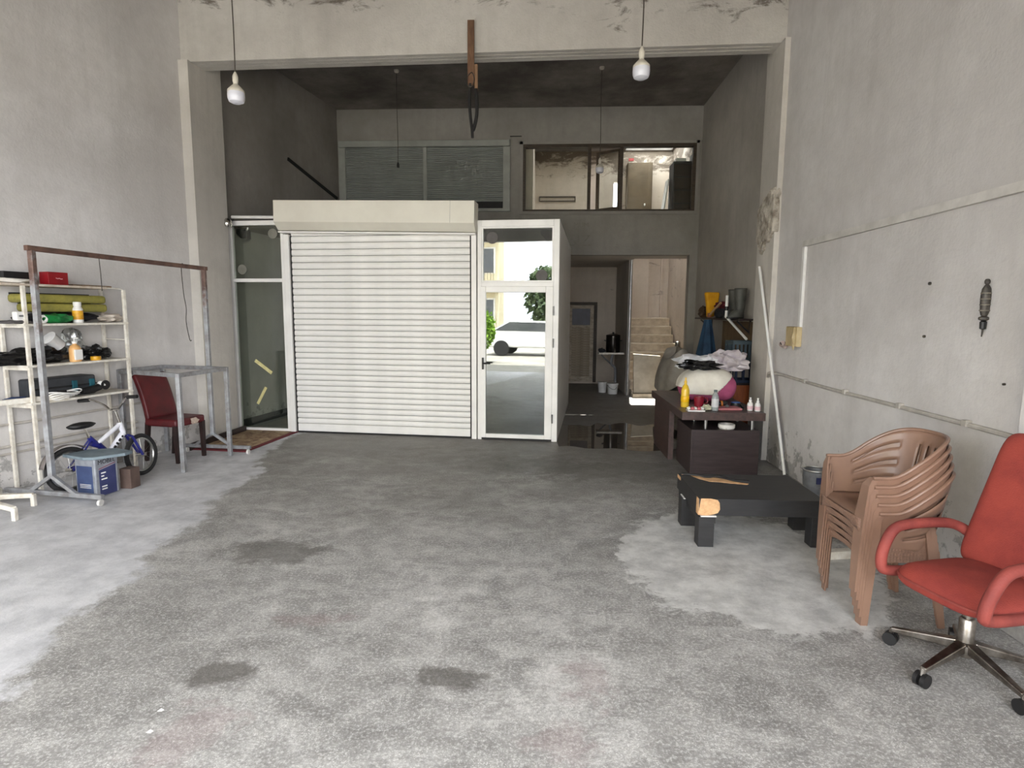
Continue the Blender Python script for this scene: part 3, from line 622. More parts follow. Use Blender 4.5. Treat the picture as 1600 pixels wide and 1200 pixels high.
sdl = bmb().blob((.15,0,.63),(.13,.075,.035),3,.05,1.5,2); sdl.build('saddle', m_black, bk, smooth=True)
bmb().prism([(bb[0]+.055*math.cos(a*.4), bb[2]+.055*math.sin(a*.4)) for a in range(16)], -.05, -.035, 'y').tube([(.37,-.06,.30),(.40,-.07,.20)],.008,6).tube([(.37,.06,.30),(.34,.07,.40)],.008,6).build('crank', m_black, bk)
bmb().grid(lambda u, v: ((.245)*math.cos(2.9-2.0*u), -.04+.08*v, WR+.245*math.sin(2.9-2.0*u)), 14, 2).build('mudguard', mat('grey_mudguard', srgb(120,112,108), srgb(96,90,88), 7, .5), bk, solid=.004, smooth=True)
for k, (w_, h_) in enumerate(((.022,.030),(.028,.026),(.020,.032),(.030,.024),(.018,.018))):
    p = V(bb).lerp(V(hb), (k+.9)/6); g = MB()
    g.T = BM @ Matrix.Translation((p.x, -.030, p.z)) @ Matrix.Rotation(-math.atan2(hb[2]-bb[2], hb[0]-bb[0]),4,'Y')
    g.bx(-w_/2, w_/2, -.002, .002, -h_/2, h_/2).build('decal_mark', m_black, bk)

# paint tin with a slab on top
tn = thing('paint_tin', 'square grey metal tin with dark blue printed panels', 'tin', (-4.245, 5.245, 0), math.radians(-10))
m_tin = mat('tin_silver', srgb(166,170,178), srgb(138,142,150), 9, .4, .4)
m_navy = mat('navy_print', srgb(58,62,104), srgb(42,48,88), 5, .5); m_lblue = mat('blue_print', srgb(66,82,118), srgb(52,64,100), 5, .5)
tn.rotation_euler.z = math.radians(-11)
MB().bx(-.12,.12,-.12,.12,.002,.37).build('body', m_tin, tn, bev=.012)
MB().bx(-.1,.085,-.1215,-.1203,.01,.30).build('blue_panel', m_lblue, tn)
MB().prism([(-.085,.01),(.09,.01),(.09,.285),(-.085,.255)], .1203, .1215, 'x').build('navy_panel', m_navy, tn)
MB().prism([(-.085,.265),(.09,.296),(.09,.304),(-.085,.273)], .1203, .1215, 'x').build('red_stripe', mat('faded_red', srgb(132,72,96), None, 4, .5), tn)
o = place(text_mesh('MOBEL', .058), 'printed_name', tn, loc=(.1205,.0,.33), rot=(PI/2,0,PI/2)); o.data.materials.append(m_black)
for zz, w_ in ((.22,.05),(.19,.03),(.16,.06),(.09,.055),(.065,.055)): MB().bx(.1216,.1222,-.065,-.065+w_,zz,zz+.012).build('print_line', m_white_plastic, tn)
for zz in (.12,.105,.09): MB().bx(-.07,.06,-.1222,-.1216,zz,zz+.005).build('print_line', m_white_plastic, tn)
slab = MB().prism([(-.24,-.13),(.05,-.175),(.135,-.15),(.27,.07),(.25,.17),(.0,.22),(-.2,.10)], .372, .40); slab.v = [v for v in slab.v]
tag(slab.build('stone_slab', mat('grey_slate', srgb(124,138,146), srgb(98,112,120), 6, .6, bump=.2), loc=(-4.245,5.245,0), rot=(0,0,math.radians(-11)), bev=.004), 'flat grey slab lying across the top of the tin', 'slab')
tag(MB().bx(-.06,.06,-.06,.06,.001,.2).build('carton', mat('brown_card', srgb(96,78,70), srgb(76,60,54), 6, .8), loc=(-4.09,5.47,0), rot=(0,0,-.1), bev=.003), 'small brown carton on the floor behind the tin', 'box')

# rug
def rug_mat():
    t = NT('patterned_rug'); X, Y, Z = t.xyz()
    v = t.noise(7, 6, .7, None, 1.0)
    c = t.ramp(v, ((.35, srgb(96,70,58)), (.5, srgb(150,124,96)), (.62, srgb(176,156,124))))
    e = t.math('MAXIMUM', t.math('ABSOLUTE', t.math('DIVIDE', X, .43)), t.math('ABSOLUTE', t.math('DIVIDE', Y, .72)))
    c = t.mix(t.ramp(e, ((.82, 0.0), (.86, 1.0))), c, srgb(98, 30, 36)); t.set(col=c, rough=.95); t.bump(t.noise(120, 2), .4, .004); return t.m
rg = MB(); rg.bx(-.43,.43,-.72,.72,.001,.014)
tag(rg.build('rug', rug_mat(), loc=(-4.03,7.72,0), rot=(0,0,math.radians(-6)), bev=.004), 'worn brown patterned rug with dark red border by the glass panel', 'rug')
tag(MB().bar((-4.42,7.0,.045),(-4.33,8.22,.045),.02,.09).build('baseboard_left', m_dkwood), kind='structure')

# white pedestal base at the left edge
sbx = thing('pedestal_base', 'white four-legged metal pedestal base at the left edge', 'stand', (-4.95, 4.70, 0))
for ang, L in ((math.radians(22),.43),(math.radians(-20),.60),(math.radians(100),.3),(math.radians(-120),.35)):
    d = V((math.cos(ang), math.sin(ang), 0)); MB().bar(d*.03+V((0,0,.115)), d*L+V((0,0,.10)), .05, .045, w2=.04, h2=.04).bar(d*L+V((0,0,.11)), d*L+V((0,0,.0)), .035, .035, up=(0,1,0)).build('leg', m_white_paint, sbx, bev=.004)
MB().tube([(0,0,.08),(0,0,.62)], .03, 12).build('post', m_white_paint, sbx, smooth=True)

# pipes and cables on the left wall
def LWp(Y, z, off=.02): return V((-4.575+.25*(Y-7.55)+off, Y, z))
m_pipe = mat('painted_pipe', srgb(196,190,182), srgb(168,162,154), 8, .55)
pl = tag(MB().tube([LWp(Y,.655+.004*math.sin(Y*3)) for Y in [2.5+.35*i for i in range(14)]], .012, 8).build('wall_pipe', m_pipe, smooth=True), 'upper thin pipe running along the left wall', 'pipe')
tag(MB().tube([LWp(Y,.44) for Y in (2.5,4,5,6,6.6)], .014, 8).build('wall_pipe', m_pipe, smooth=True), 'middle pipe on the left wall behind the bicycle', 'pipe')
tag(MB().tube([LWp(Y,.37) for Y in (4.6,5,6,6.6)], .010, 8).build('wall_pipe', m_pipe, smooth=True), 'lowest thin pipe on the left wall behind the bicycle', 'pipe')
tag(MB().bar((-4.28,9.94,4.28),(-3.99,11.45,3.92),.025,.05).build('wall_brace', m_dark_gap), 'dark slanting bar high on the left wall above the shutter', 'bar')

# ------------------------------------------------------------------ right side
# stacked plastic armchairs, local front towards -y
m_chair = mat('brown_plastic', srgb(134, 105, 88), srgb(118, 91, 76), 3, .36)
tc_ = NT('brown_plastic_dotted'); tc_.set(col=tc_.ramp(tc_.noise(4, 3), ((.35, srgb(116,89,74)), (.65, srgb(136,106,90)))), rough=.4)
vo = tc_.n.new('ShaderNodeTexVoronoi'); vo.inputs['Scale'].default_value = 55; vo.inputs['Randomness'].default_value = .1; tc_.l.new(tc_.tc, vo.inputs['Vector'])
tc_.bump(vo.outputs['Distance'], .8, .006); m_chair_dot = tc_.m
def shell_path(u):            # u 0..1 from the left arm front round the back to the right arm front
    La, Lb = .23, PI*.25
    s = u*(2*La+Lb)
    if s < La: return (-.262, -.20+s, 0)
    if s > La+Lb: return (.262, -.20+(2*La+Lb-s), 0)
    a = PI-(s-La)/Lb*PI
    return (.262*math.cos(a), .03+.225*math.sin(a), math.sin(a))
def shell(u, v):
    x, y, k = shell_path(u); kk = max(0, k)
    e = min(1, max(0, (y+.12)/.36)); e = e*e*(3-2*e)
    top = .665+.20*e; bot = .44-.015*e
    z = bot+(top-bot)*v; f = .80+.20*v**.8
    return (x*f, .02+(y-.02)*(f if y > .02 else 1)+.045*v*kk, z)
NU, NV = 72, 16
def slots(i, j):
    u = (i+.5)/NU
    if .13 < u < .33 or .67 < u < .87: return j in (4, 5, 8, 9, 12) and not (j == 5 or j == 9) and True
    if .40 < u < .60: return 4 <= j <= 12 and i % 3 == 0
    return False
def chair_parts():
    t = thing('plastic_chair', 'x', 'chair')
    MB().grid(shell, NU, NV, skip=slots).build('back_shell', m_chair, t, solid=.007, smooth=True)
    MB().tube([shell(i/60, 1) for i in range(61)], .011, 8).build('arm_rim', m_chair, t, smooth=True)
    def seat(u, v):
        x = -.215+.43*u; y = -.225+.40*v; r = abs(2*u-1)
        lip = max(0, (.14-v)/.14)
        return (x*(1-.10*v), y, .445-.022*math.sin(PI*min(1,max(0,v)))*(1-r**3)-.035*lip*lip)
    MB().grid(seat, 14, 14).build('seat', m_chair, t, solid=.012, smooth=True)
    MB().grid(lambda u, v: ((-.23+.46*u), -.228-.012*math.sin(PI*u), .425-(.075-.045*math.sin(PI*u))*v), 14, 3).build('front_apron', m_chair_dot, t, solid=.006, smooth=True)
    for s in (-1, 1): MB().grid(lambda u, v: (s*(.222-.015*u), -.22+.38*u, .43-.06*v), 8, 2).build('side_apron', m_chair_dot, t, solid=.006)
    for s in (-1, 1):
        f = MB()
        secs = [(.665,.262,-.203,.030,.016),(.62,.262,-.222,.062,.02),(.44,.255,-.232,.085,.03),(.2,.243,-.238,.068,.028),(0,.235,-.240,.05,.024)]
        for (z0,x0,y0,w0,d0),(z1,x1,y1,w1,d1) in zip(secs, secs[1:]):
            f.add([(s*(x0-w0),y0,z0),(s*x0,y0+.005,z0),(s*x0,y0+d0+.02,z0),(s*(x0-.008),y0+d0+.02,z0),(s*(x0-.012),y0+.014,z0),(s*(x0-w0),y0+.01,z0),
                   (s*(x1-w1),y1,z1),(s*x1,y1+.005,z1),(s*x1,y1+d1+.02,z1),(s*(x1-.008),y1+d1+.02,z1),(s*(x1-.012),y1+.014,z1),(s*(x1-w1),y1+.01,z1)],
                  [(i, (i+1) % 6, 6+(i+1) % 6, 6+i) for i in range(6)]+[(5,4,3,2,1,0),(6,7,8,9,10,11)])
        f.build('front_leg', m_chair, t)
        b = MB()
        b.bar((s*.195,.155,.44),(s*.215,.215,0),.06,.022,up=(0,1,0),w2=.042).bar((s*.215,.14,.44),(s*.236,.205,0),.014,.05,up=(0,1,0),h2=.035)
        b.build('rear_leg', m_chair, t)
    return t
ch0 = chair_parts()
LBL = ('bottom chair of the stack of five brown plastic armchairs', 'second brown plastic armchair from the bottom of the stack', 'middle chair of the stack of five brown plastic armchairs', 'second brown plastic armchair from the top of the stack', 'topmost brown plastic armchair on the stack by the wall')
for k in range(5):
    c = ch0 if k == 0 else copy_tree(ch0)
    c.location = (2.055-.012*k, 3.46, .05*k); c.rotation_euler = (0, 0, -PI/2); tag(c, LBL[k], 'chair', 'stacked plastic armchairs')

# red office chair
m_redf = mat('faded_red_fabric', srgb(140, 54, 43), srgb(118, 40, 34), 4, .85, bump=.25, bscale=160)
m_redarm = mat('worn_red_arm', srgb(138, 60, 52), srgb(112, 44, 39), 7, .75, bump=.2, bscale=90)
m_dchrome = mat('dull_chrome', srgb(168,162,154), srgb(112,104,96), 12, .3, 1)
oc = thing('office_chair', 'red fabric swivel armchair with chrome star base at the right edge', 'office chair', (2.10, 2.82, 0), math.radians(-74))
OAN = math.radians(74)
for k in range(5):
    a = math.radians(134+72*k)+OAN; d = V((math.cos(a), math.sin(a), 0))
    lg = MB().bar(d*.03+V((0,0,.135)), d*.315+V((0,0,.085)), .05, .05, w2=.03, h2=.024).build('star_leg', m_dchrome, oc, bev=.006)
    n_ = V((-d.y, d.x, 0)); c_ = d*.315+V((0,0,.035))
    cs = MB().tube([d*.31+V((0,0,.09)), d*.315+V((0,0,.055))], .012, 8).build('caster', m_dchrome, oc)
    for s in (-1, 1): MB().tube([c_+n_*s*.007, c_+n_*s*.026], .034, 16).build('caster_wheel', m_black, cs, smooth=True)
MB().lathe([(.045,.09),(.05,.10),(.05,.15),(.035,.16),(.035,.27),(.028,.28),(.02,.28),(.02,.40)],16).build('gas_column', m_dchrome, oc, smooth=True)
MB().bx(-.12,.12,-.12,.12,.37,.395).build('seat_plate', m_black, oc)
def seat_pad(u, v):                                 # closed pillow
    a = 2*PI*u; r = math.sin(PI*v); h = -math.cos(PI*v)
    def se(c, e): return math.copysign(abs(c)**e, c)
    x = .25*se(math.cos(a), .45)*r**.35; y = .245*se(math.sin(a), .45)*r**.35
    return (x, y, .445+.045*h+.03*max(0,h)*(1-(x/.25)**2)-(.03*max(0, (-y-.15)/.1)))
MB().grid(seat_pad, 40, 16, cu=True).build('seat', m_redf, oc, smooth=True)
MB().tube([(.249*math.copysign(abs(math.cos(a))**.45, math.cos(a)), .244*math.copysign(abs(math.sin(a))**.45, math.sin(a)), .438) for a in [2*PI*i/48 for i in range(48)]], .007, 6, True).build('seat_piping', m_redarm, oc, smooth=True)
def back_pad(u, v):
    a = 2*PI*u; r = math.sin(PI*v); h = -math.cos(PI*v)
    def se(c, e): return math.copysign(abs(c)**e, c)
    x = .24*se(math.cos(a), .22)*r**.2; zz = .36*se(math.sin(a), .22)*r**.2; t = zz+.36
    return (x*(1-.2*t), .20+.30*t+.05*h-.03*(1-(x/.24)**2)*0, .47+t*.95)
MB().grid(back_pad, 40, 16, cu=True).build('backrest', m_redf, oc, smooth=True)
for s in (-1, 1):
    p = smooth_path([(s*.225,.275,.585),(s*.262,.22,.63),(s*.275,.12,.655),(s*.28,-.10,.66),(s*.28,-.19,.635),(s*.275,-.245,.55),(s*.268,-.262,.47),(s*.262,-.23,.43),(s*.258,-.05,.415),(s*.255,.16,.415)], 7)
    MB().tube(p, .027, 10).build('armrest', m_redarm, oc, smooth=True)

# low black table
m_bt = mat('black_foil', srgb(38,37,38), srgb(27,26,27), 5, .5, stretch=(1,6,6))
m_chip = mat('bare_chipboard', srgb(214,172,128), srgb(188,146,104), 26, .85)
bt = thing('coffee_table', 'low black coffee table with torn foil showing chipboard', 'table', (1.68, 4.66, 0))
MB().bx(-.49,.45,-.33,.37,.24,.37).build('top', m_bt, bt, bev=.004)
for x, y in ((-.43,-.30),(-.455,.14),(.44,.10),(.42,-.26)):
    MB().bx(x-.058,x+.058,y-.05,y+.06,.0,.235).build('leg', m_bt, bt, bev=.003)
MB().bx(-.475,-.36,-.352,-.25,.236,.243).build('edge_strip', m_white_plastic, bt); MB().bx(-.50,-.39,.08,.2,.233,.24).build('edge_strip', m_white_plastic, bt)
def torn(par, pts, mt, z0, z1, ax='z', name='torn_patch'): return MB().prism(pts, z0, z1, ax).build(name, mt, par)
torn(bt, [(-.492,.25),(-.492,.245),(-.478,.355),(-.492,.36)], m_chip, .34, .368, 'z')
torn(bt, [(-.465,.33),(-.40,.325),(-.38,.27),(-.345,.20),(-.28,.13),(-.20,.12),(-.12,.09),(.0,.06),(.02,.085),(-.08,.14),(-.14,.21),(-.20,.25),(-.26,.25),(-.31,.30),(-.34,.355),(-.42,.36)], m_chip, .369, .3725)
MB().tube(smooth_path([(-.46,.34,.376),(-.34,.27,.385),(-.27,.235,.38),(-.17,.235,.39),(-.1,.165,.38),(.03,.11,.382)]), .009, 6).build('curled_foil', m_bt, bt)
torn(bt, [(-.491,.245),(-.474,.372),(-.40,.3725),(-.35,.362),(-.335,.34),(-.33,.29),(-.345,.262),(-.38,.25),(-.42,.243)], m_chip, -.3325, -.329, 'y')
MB().bx(-.491,-.488,-.33,-.27,.245,.37).build('torn_patch', m_chip, bt)
MB().bx(-.473,-.36,-.33,.37,.18,.24).build('apron', m_bt, bt)
tag(MB().bx(-.25,.25,-.03,.03,.002,.06).build('floor_board', m_white_paint, loc=(2.3,4.2,0), rot=(0,0,.2)), 'pale bar lying on the floor behind the plastic chairs', 'bar')

# desk with pedestal
m_desk = mat('wenge_veneer', srgb(84,66,62), srgb(62,48,46), 3, .4, stretch=(8,1,8)); m_ped = mat('dark_pedestal', srgb(62,50,50), srgb(48,38,38), 4, .45, stretch=(1,8,8))
dk = thing('desk', 'dark brown office desk end-on with a raised top', 'desk', (1.93, 7.0, 0))
MB().bx(-.44,.43,-.80,.95,.63,.715).build('desktop', m_desk, dk, bev=.004)
MB().bx(-.30,.43,-.66,.0,.0,.50).build('pedestal', m_ped, dk, bev=.004)
MB().bx(-.27,.40,-.664,-.66,.02,.48).build('end_panel', m_ped, dk)
MB().bx(-.40,-.34,.0,.90,0,.63).build('side_panel', m_desk, dk); MB().bx(.30,.36,.05,.90,0,.63).build('side_panel', m_desk, dk)
for x, y in ((-.13,-.58),(.37,-.58),(-.13,-.1),(.37,-.1)): MB().tube([(x,y,.50),(x,y,.63)], .018, 12).build('spacer_post', m_steel, dk, smooth=True)
def ONE(name, mb, mt, label, cat, loc, rz=0, **k): return tag(mb.build(name, mt, loc=loc, rot=(0,0,rz), **k), label, cat)
DZ = .716
ba = thing('ashtray', 'round white speckled ashtray under the raised desk top', 'ashtray', (2.03, 6.43, .501))
MB().lathe([(0,.0),(.075,.0),(.088,.015),(.088,.05),(.08,.055),(.07,.05),(.065,.03),(0,.028)],24).build('bowl', mat('speckled_white', srgb(226,222,216), srgb(150,140,132), 26, .4, lo=.3, hi=.42), ba, smooth=True)
yb = thing('dish_soap', 'tall yellow liquid bottle with pump on the desk corner', 'bottle', (1.60, 6.56, DZ))
MB().lathe([(0,.0),(.042,.0),(.045,.01),(.045,.19),(.03,.235),(.014,.255),(.014,.27)],18).build('body', mat('yellow_liquid', srgb(230,196,70), srgb(222,178,40), 3, .2), yb, smooth=True)
MB().lathe([(.045,.06),(.0465,.062),(.0465,.12),(.045,.122)],18).build('label', mat('bright_yellow', srgb(246,200,10), srgb(232,176,6), 8, .4), yb, smooth=True)
MB().lathe([(.016,.268),(.016,.29),(.008,.295),(.008,.33),(0,.331)],12).build('cap', mat('cap_yellow', srgb(236,190,60), None, 6, .4), yb, smooth=True)
rcup = thing('mug', 'dark red plastic mug with handle on the desk', 'mug', (1.76, 6.58, DZ))
MB().lathe([(0,0),(.05,0),(.058,.115),(.054,.115),(.047,.006),(0,.006)],18).build('body', mat('crimson_plastic', srgb(142,30,48), srgb(118,20,38), 5, .35), rcup, smooth=True)
MB().tube(smooth_path([(.052,0,.10),(.09,0,.095),(.092,0,.05),(.05,0,.03)]),.008,8).build('handle', _M['crimson_plastic'], rcup, smooth=True)
et = thing('pill_tray', 'small white tray of red and white sachets on desk edge', 'tray', (1.65, 6.29, DZ))
MB().bx(-.09,.09,-.05,.05,0,.012).build('tray', m_white_plastic, et)
for i in range(5): MB().blob((-.07+.035*i,.01*(-1)**i,.028),(.02,.03,.018),2,.15,2,i).build('sachet', m_white_plastic if i % 2 == 0 else mat('pink_sachet', srgb(206,110,118), None, 9, .5), et, smooth=True)
ONE('paper_ball', MB().blob((0,0,.03),(.05,.04,.03),3,.3,2.5,6,floor=.0), mat('pale_green_paper', srgb(196,194,170), srgb(166,164,140), 9, .7), 'crumpled pale paper beside the clear bottle on the desk', 'paper', (1.79,6.36,DZ))
cb = thing('water_bottle', 'clear grey plastic bottle standing at the desk edge', 'bottle', (1.865, 6.33, DZ))
MB().lathe([(0,0),(.034,0),(.037,.008),(.037,.15),(.024,.185),(.016,.195),(.016,.205)],18).build('body', mat('grey_plastic', srgb(176,182,180), srgb(150,156,156), 4, .15, alpha=.75), cb, smooth=True)
MB().lathe([(.018,.203),(.018,.225),(0,.226)],14).build('cap', mat('slate_cap', srgb(84,98,98), None, 5, .4), cb, smooth=True)
MB().lathe([(.0375,.04),(.0385,.04),(.0385,.13),(.0375,.13)],18).build('label', mat('silver_label', srgb(208,208,210), None, 9, .3), cb, smooth=True)
ONE('pink_tray', MB().bx(-.13,.13,-.09,.09,0,.025), mat('pink_plastic', srgb(188,118,122), srgb(162,96,102), 6, .45), 'flat pink tray in the middle of the desk', 'tray', (2.03,6.43,DZ), .05, bev=.008)
dt = thing('drill', 'small black tool with orange trim beside the clear bottle', 'tool', (1.965, 6.44, DZ+.026))
MB().tube([(-.07,0,.03),(.03,0,.04),(.06,0,.035)],[.02,.03,.022],10).build('body', m_black, dt, smooth=True); MB().bar((.03,0,.03),(.075,-.02,.0),.022,.03).build('grip', m_black, dt); MB().tube([(-.01,0,.036),(.01,0,.038)],.0315,10).build('trim_ring', mat('orange_trim', srgb(190,110,40), None, 5, .5), dt)
bt2 = thing('tape_dispenser', 'blue topped black tape dispenser on the desk', 'tape', (2.17, 6.6, DZ))
MB().lathe([(0,0),(.05,0),(.052,.004),(.052,.045),(.05,.05),(0,.05)],20).build('roll', m_black, bt2, smooth=True); MB().lathe([(.02,.0505),(.05,.0505),(.05,.056),(.02,.056)],20).build('blue_rim', mat('blue_plastic', srgb(72,118,186), srgb(50,92,160), 5, .35), bt2, smooth=True); MB().bar((.045,-.03,.03),(.06,-.08,.0),.02,.025).build('handle', m_black, bt2)
for i, (x, y, lb) in enumerate(((2.25,6.37,'left of two small white dropper bottles on the desk'), (2.315,6.33,'right of two small white dropper bottles on the desk'))):
    nb = thing('dropper_bottle', lb, 'bottle', (x, y, DZ), 0, 'white dropper bottles on the desk')
    MB().lathe([(0,0),(.028,0),(.03,.006),(.03,.07),(.022,.088),(.014,.092)],14).build('body', m_white_plastic, nb, smooth=True)
    MB().lathe([(.0304,.012),(.0308,.012),(.0308,.052),(.0304,.052)],14).build('label', mat('pale_pink_label', srgb(232,206,210), srgb(214,172,180), 20, .5), nb, smooth=True)
    MB().lathe([(.016,.09),(.016,.112),(.009,.118),(.009,.135),(.012,.136),(.012,.142),(0,.143)],12).build('nozzle', m_white_plastic, nb, smooth=True)
# pink sack with a white cloth over it
def sackf(s, lo=0):
    def f(u, v):
        a = 2*PI*u; h = -math.cos(PI*v); r = math.sin(PI*v)**.5
        def se(c, e): return math.copysign(abs(c)**e, c)
        p = V((.33*se(math.cos(a),.6)*r, .27*se(math.sin(a),.6)*r, .19*h))
        p *= s*(1+.05*noise.noise(p*6+V((3,1,2)))); p.z += .185
        p.x *= 1-.12*max(0, p.z-.15)/.2
        return (p.x, p.y, max(p.z, .001+.0*s))
    return f
sk = thing('storage_bag', 'bulging pink fabric bag partly covered by a white cloth', 'bag', (1.985, 7.12, DZ))
MB().grid(sackf(1), 48, 24, cu=True).build('bag_body', mat('pink_fabric', srgb(182,88,126), srgb(150,62,100), 6, .8, bump=.2), sk, smooth=True)
g = MB(); fn = sackf(1.05); NUc, NVc = 220, 90
def cskip(i, j):
    p = fn((i+.5)/NUc, (j+.5)/NVc); x, y, z = p
    if y < .05: return z < .10+max(0, (x-.02))*.95 or z < .03 or (x < -.27 and z < .17)
    return z < .16
g.grid(fn, NUc, NVc, cu=True, skip=cskip)
m_cloth = mat('white_cloth', srgb(236,232,220), srgb(214,208,196), 5, .85, bump=.35, bscale=10)
tag(g.build('cloth', m_cloth, loc=(1.985,7.12,DZ), solid=.006, smooth=True), 'cream white cloth draped over the pink bag on the desk', 'cloth')
m_pbag = mat('white_carrier_bag', srgb(232,232,234), srgb(206,206,210), 5, .3, bump=.5, bscale=9)
m_pbag2 = mat('pinkish_carrier_bag', srgb(214,206,208), srgb(188,178,184), 5, .3, bump=.5, bscale=9)
ONE('carrier_bag', MB().blob((0,0,.07),(.24,.16,.10),4,.3,2.2,51,floor=.0), m_pbag, 'white carrier bag heaped on the left of the pink bag', 'bag', (1.93,7.36,DZ+.36), smooth=True)
ONE('carrier_bag', MB().blob((0,0,.09),(.24,.18,.14),4,.3,2.2,57,floor=.0), m_pbag2, 'greyish translucent carrier bag heaped on the right of the pink bag', 'bag', (2.30,7.36,DZ+.34), smooth=True)
ONE('bin_bag', MB().blob((0,0,.03),(.22,.1,.055),4,.3,2.2,61), m_bag, 'black plastic bag draped below the white carrier bag', 'bag', (1.86,7.0,DZ+.40), .1, smooth=True)

# crates on an orange cabinet behind the desk
def crate(name, mt, label, loc, w_=.32, d_=.32, h_=.27, nx=5):
    t = thing(name, label, 'crate', loc)
    MB().bx(-w_/2,w_/2,-d_/2,d_/2,.0,.012).build('bottom', mt, t)
    for z0_, z1_ in ((.012,.04),(h_-.045,h_)):
        r = MB().bx(-w_/2,w_/2,-d_/2,-d_/2+.012,z0_,z1_).bx(-w_/2,w_/2,d_/2-.012,d_/2,z0_,z1_).bx(-w_/2,-w_/2+.012,-d_/2+.012,d_/2-.012,z0_,z1_).bx(w_/2-.012,w_/2,-d_/2+.012,d_/2-.012,z0_,z1_); r.build('rim', mt, t)
    for k in range(nx+1):
        x = -w_/2+.012+(w_-.024)*k/nx
        for y in (-d_/2+.006, d_/2-.006): MB().bx(x-.014,x+.014,y-.005,y+.005,.04,h_-.045).build('slat', mt, t)
        y2 = -d_/2+.012+(d_-.024)*k/nx
        for x2 in (-w_/2+.006, w_/2-.006): MB().bx(x2-.005,x2+.005,y2-.014,y2+.014,.04,h_-.045).build('slat', mt, t)
    return t
oc_ = thing('side_cabinet', 'orange brown wooden cabinet standing behind the desk', 'cabinet', (2.76, 8.15, 0))
m_orange = mat('orange_wood', srgb(168,92,48), srgb(136,70,36), 6, .45, stretch=(6,6,1))
MB().bx(-.17,.15,-.17,.17,0,.80).build('body', m_orange, oc_, bev=.004); MB().bx(-.19,.17,-.19,.19,.80,.825).build('top', m_dkwood, oc_); MB().bx(.08,.16,-.19,-.17,0,.80).build('door_edge', m_dkwood, oc_)
crate('plastic_crate', mat('navy_crate', srgb(34,48,76), srgb(24,34,56), 5, .5), 'dark navy plastic crate on the orange cabinet', (2.76,8.15,.827), .32, .34, .28, 3)
crate('plastic_crate', mat('grey_crate', srgb(70,86,94), srgb(56,70,78), 5, .5), 'grey green slatted crate on top of the navy crate', (2.72,8.15,1.109), .34, .34, .28, 6)
# wall shelf with boots and bags
ws = thing('wall_shelf', 'dark wooden wall shelf holding boots on the right back wall', 'shelf', (2.84, 9.5, 1.66))
MB().bx(-.13,.11,-1.2,1.15,0,.025).build('board', m_dkwood, ws, bev=.003)
for y in (-1.0, .9): MB().bar((.10,y,-.2),(.10,y,0),.02,.03,up=(0,1,0)).bar((.10,y,-.18),(-.09,y,-.01),.02,.02).build('bracket', m_black, ws)
ONE('backing_board', MB().bx(-.012,.0,-.75,.75,0,.64), mat('brown_hardboard', srgb(112,92,66), srgb(88,70,50), 4, .8), 'brown hardboard sheet on the wall under the shelf', 'board', (2.945,9.0,1.0))
SZ = 1.686
def boot(mt, label, loc, rz, s=1.0):
    t = thing('rubber_boot', label, 'boot', loc, rz)
    def f(u, v):
        a = 2*PI*u
        if v > .34:
            k = (v-.34)/.66; r = .06+.022*k; cy = 0; z = .12+.30*k; return (s*r*math.cos(a), s*(cy+r*1.05*math.sin(a)), s*z)
        k = v/.34; L = .5*(1-k)**1.2; return (s*.055*math.cos(a), s*((.062+.075*(1-k)**.7)*math.sin(a)-.075*(1-k)**.7), s*(.12*k+.004))
    MB().grid(f, 22, 22, cu=True).build('shaft', mt, t, solid=.006, smooth=True)
    MB().lathe([(.079*s,.408*s),(.085*s,.41*s),(.085*s,.425*s),(.079*s,.427*s)],20).build('top_band', mt, t, smooth=True)
    MB().prism([(s*.06*math.cos(2*PI*k/20), s*(.14*math.sin(2*PI*k/20)-.075)) for k in range(20)], 0, .02*s).build('sole', m_black, t)
m_boot = mat('grey_rubber', srgb(88,88,82), srgb(62,62,58), 6, .55)
boot(m_boot, 'grey green rubber boot nearest the pillar on the wall shelf', (2.80, 8.55, SZ), -1.2); boot(m_boot, 'grey green rubber boot behind the other one on the wall shelf', (2.84, 8.95, SZ), -1.0)
ONE('yellow_bag', MB().prism([(-.12,.42),(.13,.42),(.11,.25),(.06,.03),(-.06,.0),(-.08,.2)], -.05, .05, 'y'), mat('yellow_cloth', srgb(236,176,20), srgb(210,146,12), 4, .8, bump=.3), 'bright yellow bag standing on the wall shelf', 'bag', (2.79,9.95,SZ), .15, bev=.03, seg=3, smooth=True)
ONE('basket', MB().blob((0,0,.09),(.09,.14,.1),3,.2,2.3,71,floor=0), mat('brown_leather', srgb(84,62,38), srgb(56,40,26), 7, .6), 'small brown bundle at the far end of the wall shelf', 'bundle', (2.79,10.35,SZ), smooth=True)
ONE('red_cloth', MB().blob((0,0,.19),(.11,.16,.07),3,.2,2.3,75), mat('dark_red_cloth', srgb(112,24,36), srgb(78,14,24), 7, .85), 'dark red cloth piled on the dark bundle on the shelf', 'cloth', (2.82,9.45,SZ), smooth=True)
ONE('dark_bundle', MB().blob((0,0,.07),(.1,.24,.09),3,.25,2.2,77,floor=0), m_khaki, 'dark cloth bundle under the red cloth on wall shelf', 'bundle', (2.82,9.45,SZ), smooth=True)
hm = thing('hand_axe', 'pale wooden handle lying across the shelf edge', 'tool', (2.72, 9.5, SZ+.01))
MB().tube([(-.0,.28,.03),(.0,-.30,.22)], .02, 10).build('handle', mat('pale_handle', srgb(190,158,120), srgb(164,130,94), 6, .6), hm, smooth=True); MB().bx(-.02,.02,.24,.33,-.0,.07).build('head', m_orange, hm)
